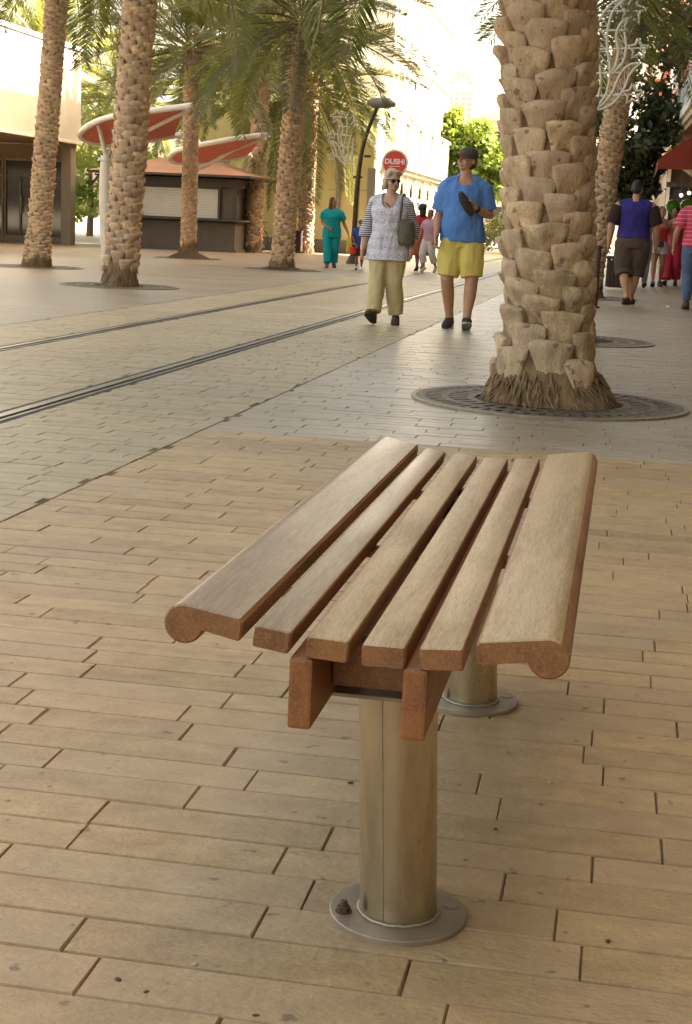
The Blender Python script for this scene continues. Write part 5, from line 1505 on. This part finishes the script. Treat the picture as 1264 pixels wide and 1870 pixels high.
MB().tube(smooth_path([(-.07, 0, 1.04), (-.06, -.02, 1.15), (-.055, .02, 1.285), (-.045, .10, 1.30), (-.04, .17, 1.2), (.02, .10, 1.04)]), .010, 8).build('strap', M_olive, t)

# --- the woman in turquoise and the child
teal = cloth('turquoise_cotton', (.012, .33, .37)); M_yel = mat('yellow_bag_plastic', (.62, .50, .06), .5)
hang = lambda dx=0.0, fy=-.05: [((-.255 - dx, .03, 1.12), (-.265 - dx, fy, .88), None, None, .5), ((.255 + dx, .03, 1.12), (.265 + dx, fy, .88), None, None, .5)]
walk = [((-.10, -.07, .49), (-.10, -.15, .10), -.25, -.1), ((.09, .0, .49), (.09, .14, .11), .25, .1)]
P3 = Fig('woman in turquoise tunic and trousers walking before the yellow wall', -6.47, 33.3, .25, 1.53, S_mid,
         arms=[((-.26, .05, 1.14), (-.10, -.17, 1.00), (.6, -.3, -.5), None, .5), ((.30, .02, 1.12), (.40, -.06, .90), (.3, -.2, -1), None, .7)], legs=walk, head=(.75, 0, 0), girth=1.12, belly=.02, chest=.02, voxel=.013)
P3.body(); P3.top(teal, .76, g=.03, sleeve=.36, sg=.03, sf=.02, flare=.03, name='tunic'); P3.pants(teal, .97, g=.03, flare=.03); P3.hair(H_brown, 'long'); P3.shoes(brown_shoe, M_sole_w)
t = thing('carrier_bag', 'yellow carrier bag hanging from the hand of the woman in turquoise', 'bag', (-6.47 + .40, 33.3 - .0, 0))
mb = MB(); mb.rings([(0, 0, .34, .05, .09), (0, 0, .38, .065, .12), (0, 0, .55, .06, .11), (0, 0, .66, .04, .07), (0, 0, .74, .012, .03), (0, 0, .78, .008, .02)], 16)
obj('sack', remeshed(mb, 'sack', .012, 2, .012, 14), M_yel, t)
kid_blue = cloth('blue_shirt_cloth', (.03, .09, .32)); kid_dark = cloth('dark_shorts', (.10, .045, .035))
P4 = Fig('small child in blue shirt standing by the leaning street lamp', -5.74, 32.8, .2, 1.08, S_brown, arms=[((-.25, 0, 1.12), (-.2, -.16, .93), None, None, .5), ((.25, .03, 1.12), (.26, -.05, .88), None, None, .5)], legs=walk, head=(.3, .1, 0), girth=1.02, voxel=.016)
P4.head_scale = 1
P4.body(face=False); P4.top(kid_blue, .80, g=.03, sleeve=.4, sg=.03); P4.pants(kid_dark, .5, g=.04, flare=.02, name='shorts'); P4.hair(H_dark, 'short'); P4.shoes(M_sock, M_sole_w)
M_redtoy = mat('red_plastic', (.75, .05, .03), .4)
t = thing('toy_bucket', 'small red bucket held by the child in blue', 'toy', (-5.74 - .11, 32.8 - .20, 0))
MB().tube([(0, 0, .34), (0, 0, .36), (0, 0, .48), (0, 0, .485)], [.055, .062, .085, .09], 16).build('pail', M_redtoy, t)
MB().tube([(.085 * math.cos(PI * k / 10), 0, .485 + .08 * math.sin(PI * k / 10)) for k in range(11)], .006, 6).build('handle', M_sole_w, t)

# --- behind the couple
red_c = cloth('red_cotton', (.50, .04, .03)); orange_c = cloth('orange_skirt_cloth', (.34, .095, .03)); lilac = cloth('lilac_cotton', (.50, .31, .42)); white_c = cloth('white_trousers', (.62, .56, .55))
P5 = Fig('person with big dark hair, red top and orange skirt behind the shoulder bag', -4.60, 34.2, PI + .3, 1.46, S_brown, hang(), walk, girth=1.0, voxel=.014)
P5.body(face=False); P5.top(red_c, .90, g=.02, sleeve=.3); P5.skirt(orange_c, .42, flare=.06); P5.hair(H_dark, 'afro', .012); P5.shoes(M_shoe_d)
P6 = Fig('person in lilac top and white trousers striding behind the man in blue', -4.30, 33.3, -.5, 1.36, S_mid,
         arms=[((-.27, -.02, 1.12), (-.33, -.08, .88), None, None, .5), ((.26, .03, 1.12), (.25, -.1, .9), None, None, .5)], legs=[((-.10, -.15, .50), (-.10, -.05, .14), .5, -.1), ((.09, .05, .49), (.09, .26, .16), .7, .1)], girth=1.02, voxel=.014)
P6.body(face=False, feet=True); P6.top(lilac, .88, g=.022, sleeve=.3); P6.pants(white_c, .80, g=.03, flare=.02); P6.hair(H_brown, 'bun'); P6.shoes(cloth('pale_sandal', (.5, .4, .34)))

# --- right pavement
purple = cloth('purple_jersey', (.045, .035, .20)); dk_brown = cloth('dark_brown_cloth', (.045, .026, .024)); cargo = cloth('brown_cargo_cloth', (.105, .075, .055)); M_sandal = cloth('sandal_leather', (.09, .055, .035))
P7 = Fig('man from behind in purple shirt with dark sleeves and brown knee length shorts', .06, 22.8, PI, 1.79, S_tan,
         arms=[((-.315, .02, 1.12), (-.33, -.06, .86), None, None, .6), ((.315, .04, 1.12), (.335, -.0, .86), (0, -.1, -1), (-1, .2, 0), .5)],
         legs=[((-.085, -.10, .49), (-.03, -.12, .10), 0, -.15), ((.10, -.02, .48), (.03, .14, .13), .55, .1)], head=(-.25, .12, 0), girth=1.22, belly=.03, voxel=.012, sh=.20, ak=1.15, lk=1.12)
P7.body(feet=True, face=False); P7.top(purple, .94, g=.028, sleeve=.47, sg=.024, sf=.02, name='shirt', sl_mat=dk_brown, wr=.008); P7.pants(cargo, .61, g=.035, flare=.022, name='shorts', hipg=.02, wr=.009); P7.hair(H_dark, 'short')
for sd in (0, 1):
    L_ = P7.legs[sd]; M = Matrix.Rotation(L_[3], 3, 'Z') @ Matrix.Rotation(L_[2], 3, 'X')
    k = MB().prism([(-.040, .07), (-.046, .0), (-.05, -.09), (-.045, -.16), (-.02, -.20), (.02, -.20), (.045, -.16), (.05, -.09), (.046, 0), (.040, .07), (.02, .10), (-.02, .10)], -.02, .003, 'z')
    for yy, hh in ((-.10, .075), (-.02, .09)): k.tube([(.05 * math.cos(PI * q / 8), yy, hh * math.sin(PI * q / 8)) for q in range(9)], .010, 6)
    k.v = [tuple(M @ (Vector(v) - Vector((0, .01, .085))) + Vector(L_[1])) for v in k.v]
    k.build('sandal', M_sandal, P7.t)
pink_s = stripes('pink_striped_jersey', (.62, .05, .11), (.68, .32, .36), 17, .84); jeans = cloth('blue_jeans', (.12, .16, .27), .3)
P8 = Fig('person in pink striped shirt and jeans at the edge of the right pavement', .965, 22.3, PI, 1.72, S_tan,
         arms=[((-.30, .02, 1.12), (-.32, -.05, .87), None, None, .6), ((.30, .03, 1.12), (.335, -.05, .90), (.05, -.1, -1), (-1, -.2, 0), .5)], legs=[((-.09, -.05, .49), (-.09, -.1, .10), 0, -.1), ((.10, .0, .49), (.09, .08, .10), .2, .1)], girth=1.12, belly=.02, voxel=.012)
P8.body(face=False); P8.top(pink_s, .90, g=.028, sleeve=.40, sg=.03, sf=.018, name='shirt'); P8.pants(jeans, .97, g=.022); P8.hair(H_dark, 'short'); P8.shoes(brown_shoe, M_sole_d)
w_short = cloth('white_shorts', (.62, .58, .54)); pink_j = cloth('raspberry_jumpsuit_cloth', (.48, .035, .075))
P9 = Fig('woman in red strapless top and white shorts walking on the right pavement', .62, 31.6, .1, 1.60, S_mid, arms=[((-.25, .03, 1.12), (-.20, -.14, .95), (.5, -.3, -.4), None, .6), ((.25, .03, 1.12), (.22, -.10, .90), None, None, .5)], legs=walk, head=(.55, 0, 0), girth=.98, chest=.025, voxel=.013)
P9.body(feet=True); P9.top(red_c, .98, 1.30, g=.012, sleeve=0, name='top'); P9.pants(w_short, .22, g=.02, flare=.01, name='shorts'); P9.hair(H_brown, 'bun'); P9.shoes(M_sandal, M_sole_d, g=.002)
t = thing('handbag', 'black and white handbag at the hip of the woman in red', 'bag', (.62 - .02, 31.6 - .22, 0))
MB().box((0, 0, .86), (.20, .07, .13), bev=.015).build('pouch', M_shoe_d, t)
MB().box((-.06, -.038, .85), (.09, .008, .10), rot=Matrix.Rotation(.5, 3, 'Y')).build('flap', M_sole_w, t)
MB().tube([(-.09, 0, .92), (-.04, 0, 1.03), (.04, 0, 1.03), (.09, 0, .92)], .007, 6).build('handle', M_shoe_d, t)
P10 = Fig('woman in raspberry strapless jumpsuit walking under the green balloons', .93, 32.7, -.15, 1.61, S_mid, arms=[((-.25, .03, 1.12), (-.27, -.05, .88), None, None, .5), ((.25, .03, 1.12), (.27, -.05, .88), None, None, .5)], legs=walk, head=(-.6, 0, 0), girth=.98, chest=.03, voxel=.013)
P10.body(feet=True); P10.top(pink_j, .92, 1.31, g=.012, sleeve=0, name='bodice'); P10.pants(pink_j, .94, g=.03, flare=.05, wr=.012); P10.hair(H_dark, 'long'); P10.shoes(M_sandal, M_sole_d, g=.002)
grey_j = cloth('grey_blue_jeans', (.26, .30, .36)); grey_t = cloth('grey_shirt', (.20, .20, .21))
P11 = Fig('person in grey shirt and pale jeans hidden behind the purple shirted man', .26, 30.0, PI, 1.68, S_mid, hang(), walk, girth=1.04, voxel=.014)
P11.body(face=False); P11.top(grey_t, .92, g=.025, sleeve=.4, sg=.02); P11.pants(grey_j, .97, g=.024); P11.hair(H_dark, 'short'); P11.shoes(M_shoe_d)
P12 = Fig('far pedestrian in white shirt beyond the hedge', -6.9, 84, .2, 1.72, S_mid, hang(), walk, voxel=.02)
P12.body(face=False); P12.top(white_c, .9, g=.025, sleeve=.4); P12.pants(jeans, .97, g=.02); P12.hair(H_dark, 'short')
P13 = Fig('far pedestrian in red shirt beyond the hedge', -7.5, 86, -.3, 1.66, S_mid, hang(), walk, voxel=.02)
P13.body(face=False); P13.top(red_c, .9, g=.025, sleeve=.4); P13.pants(grey_j, .97, g=.02); P13.hair(H_dark, 'short')
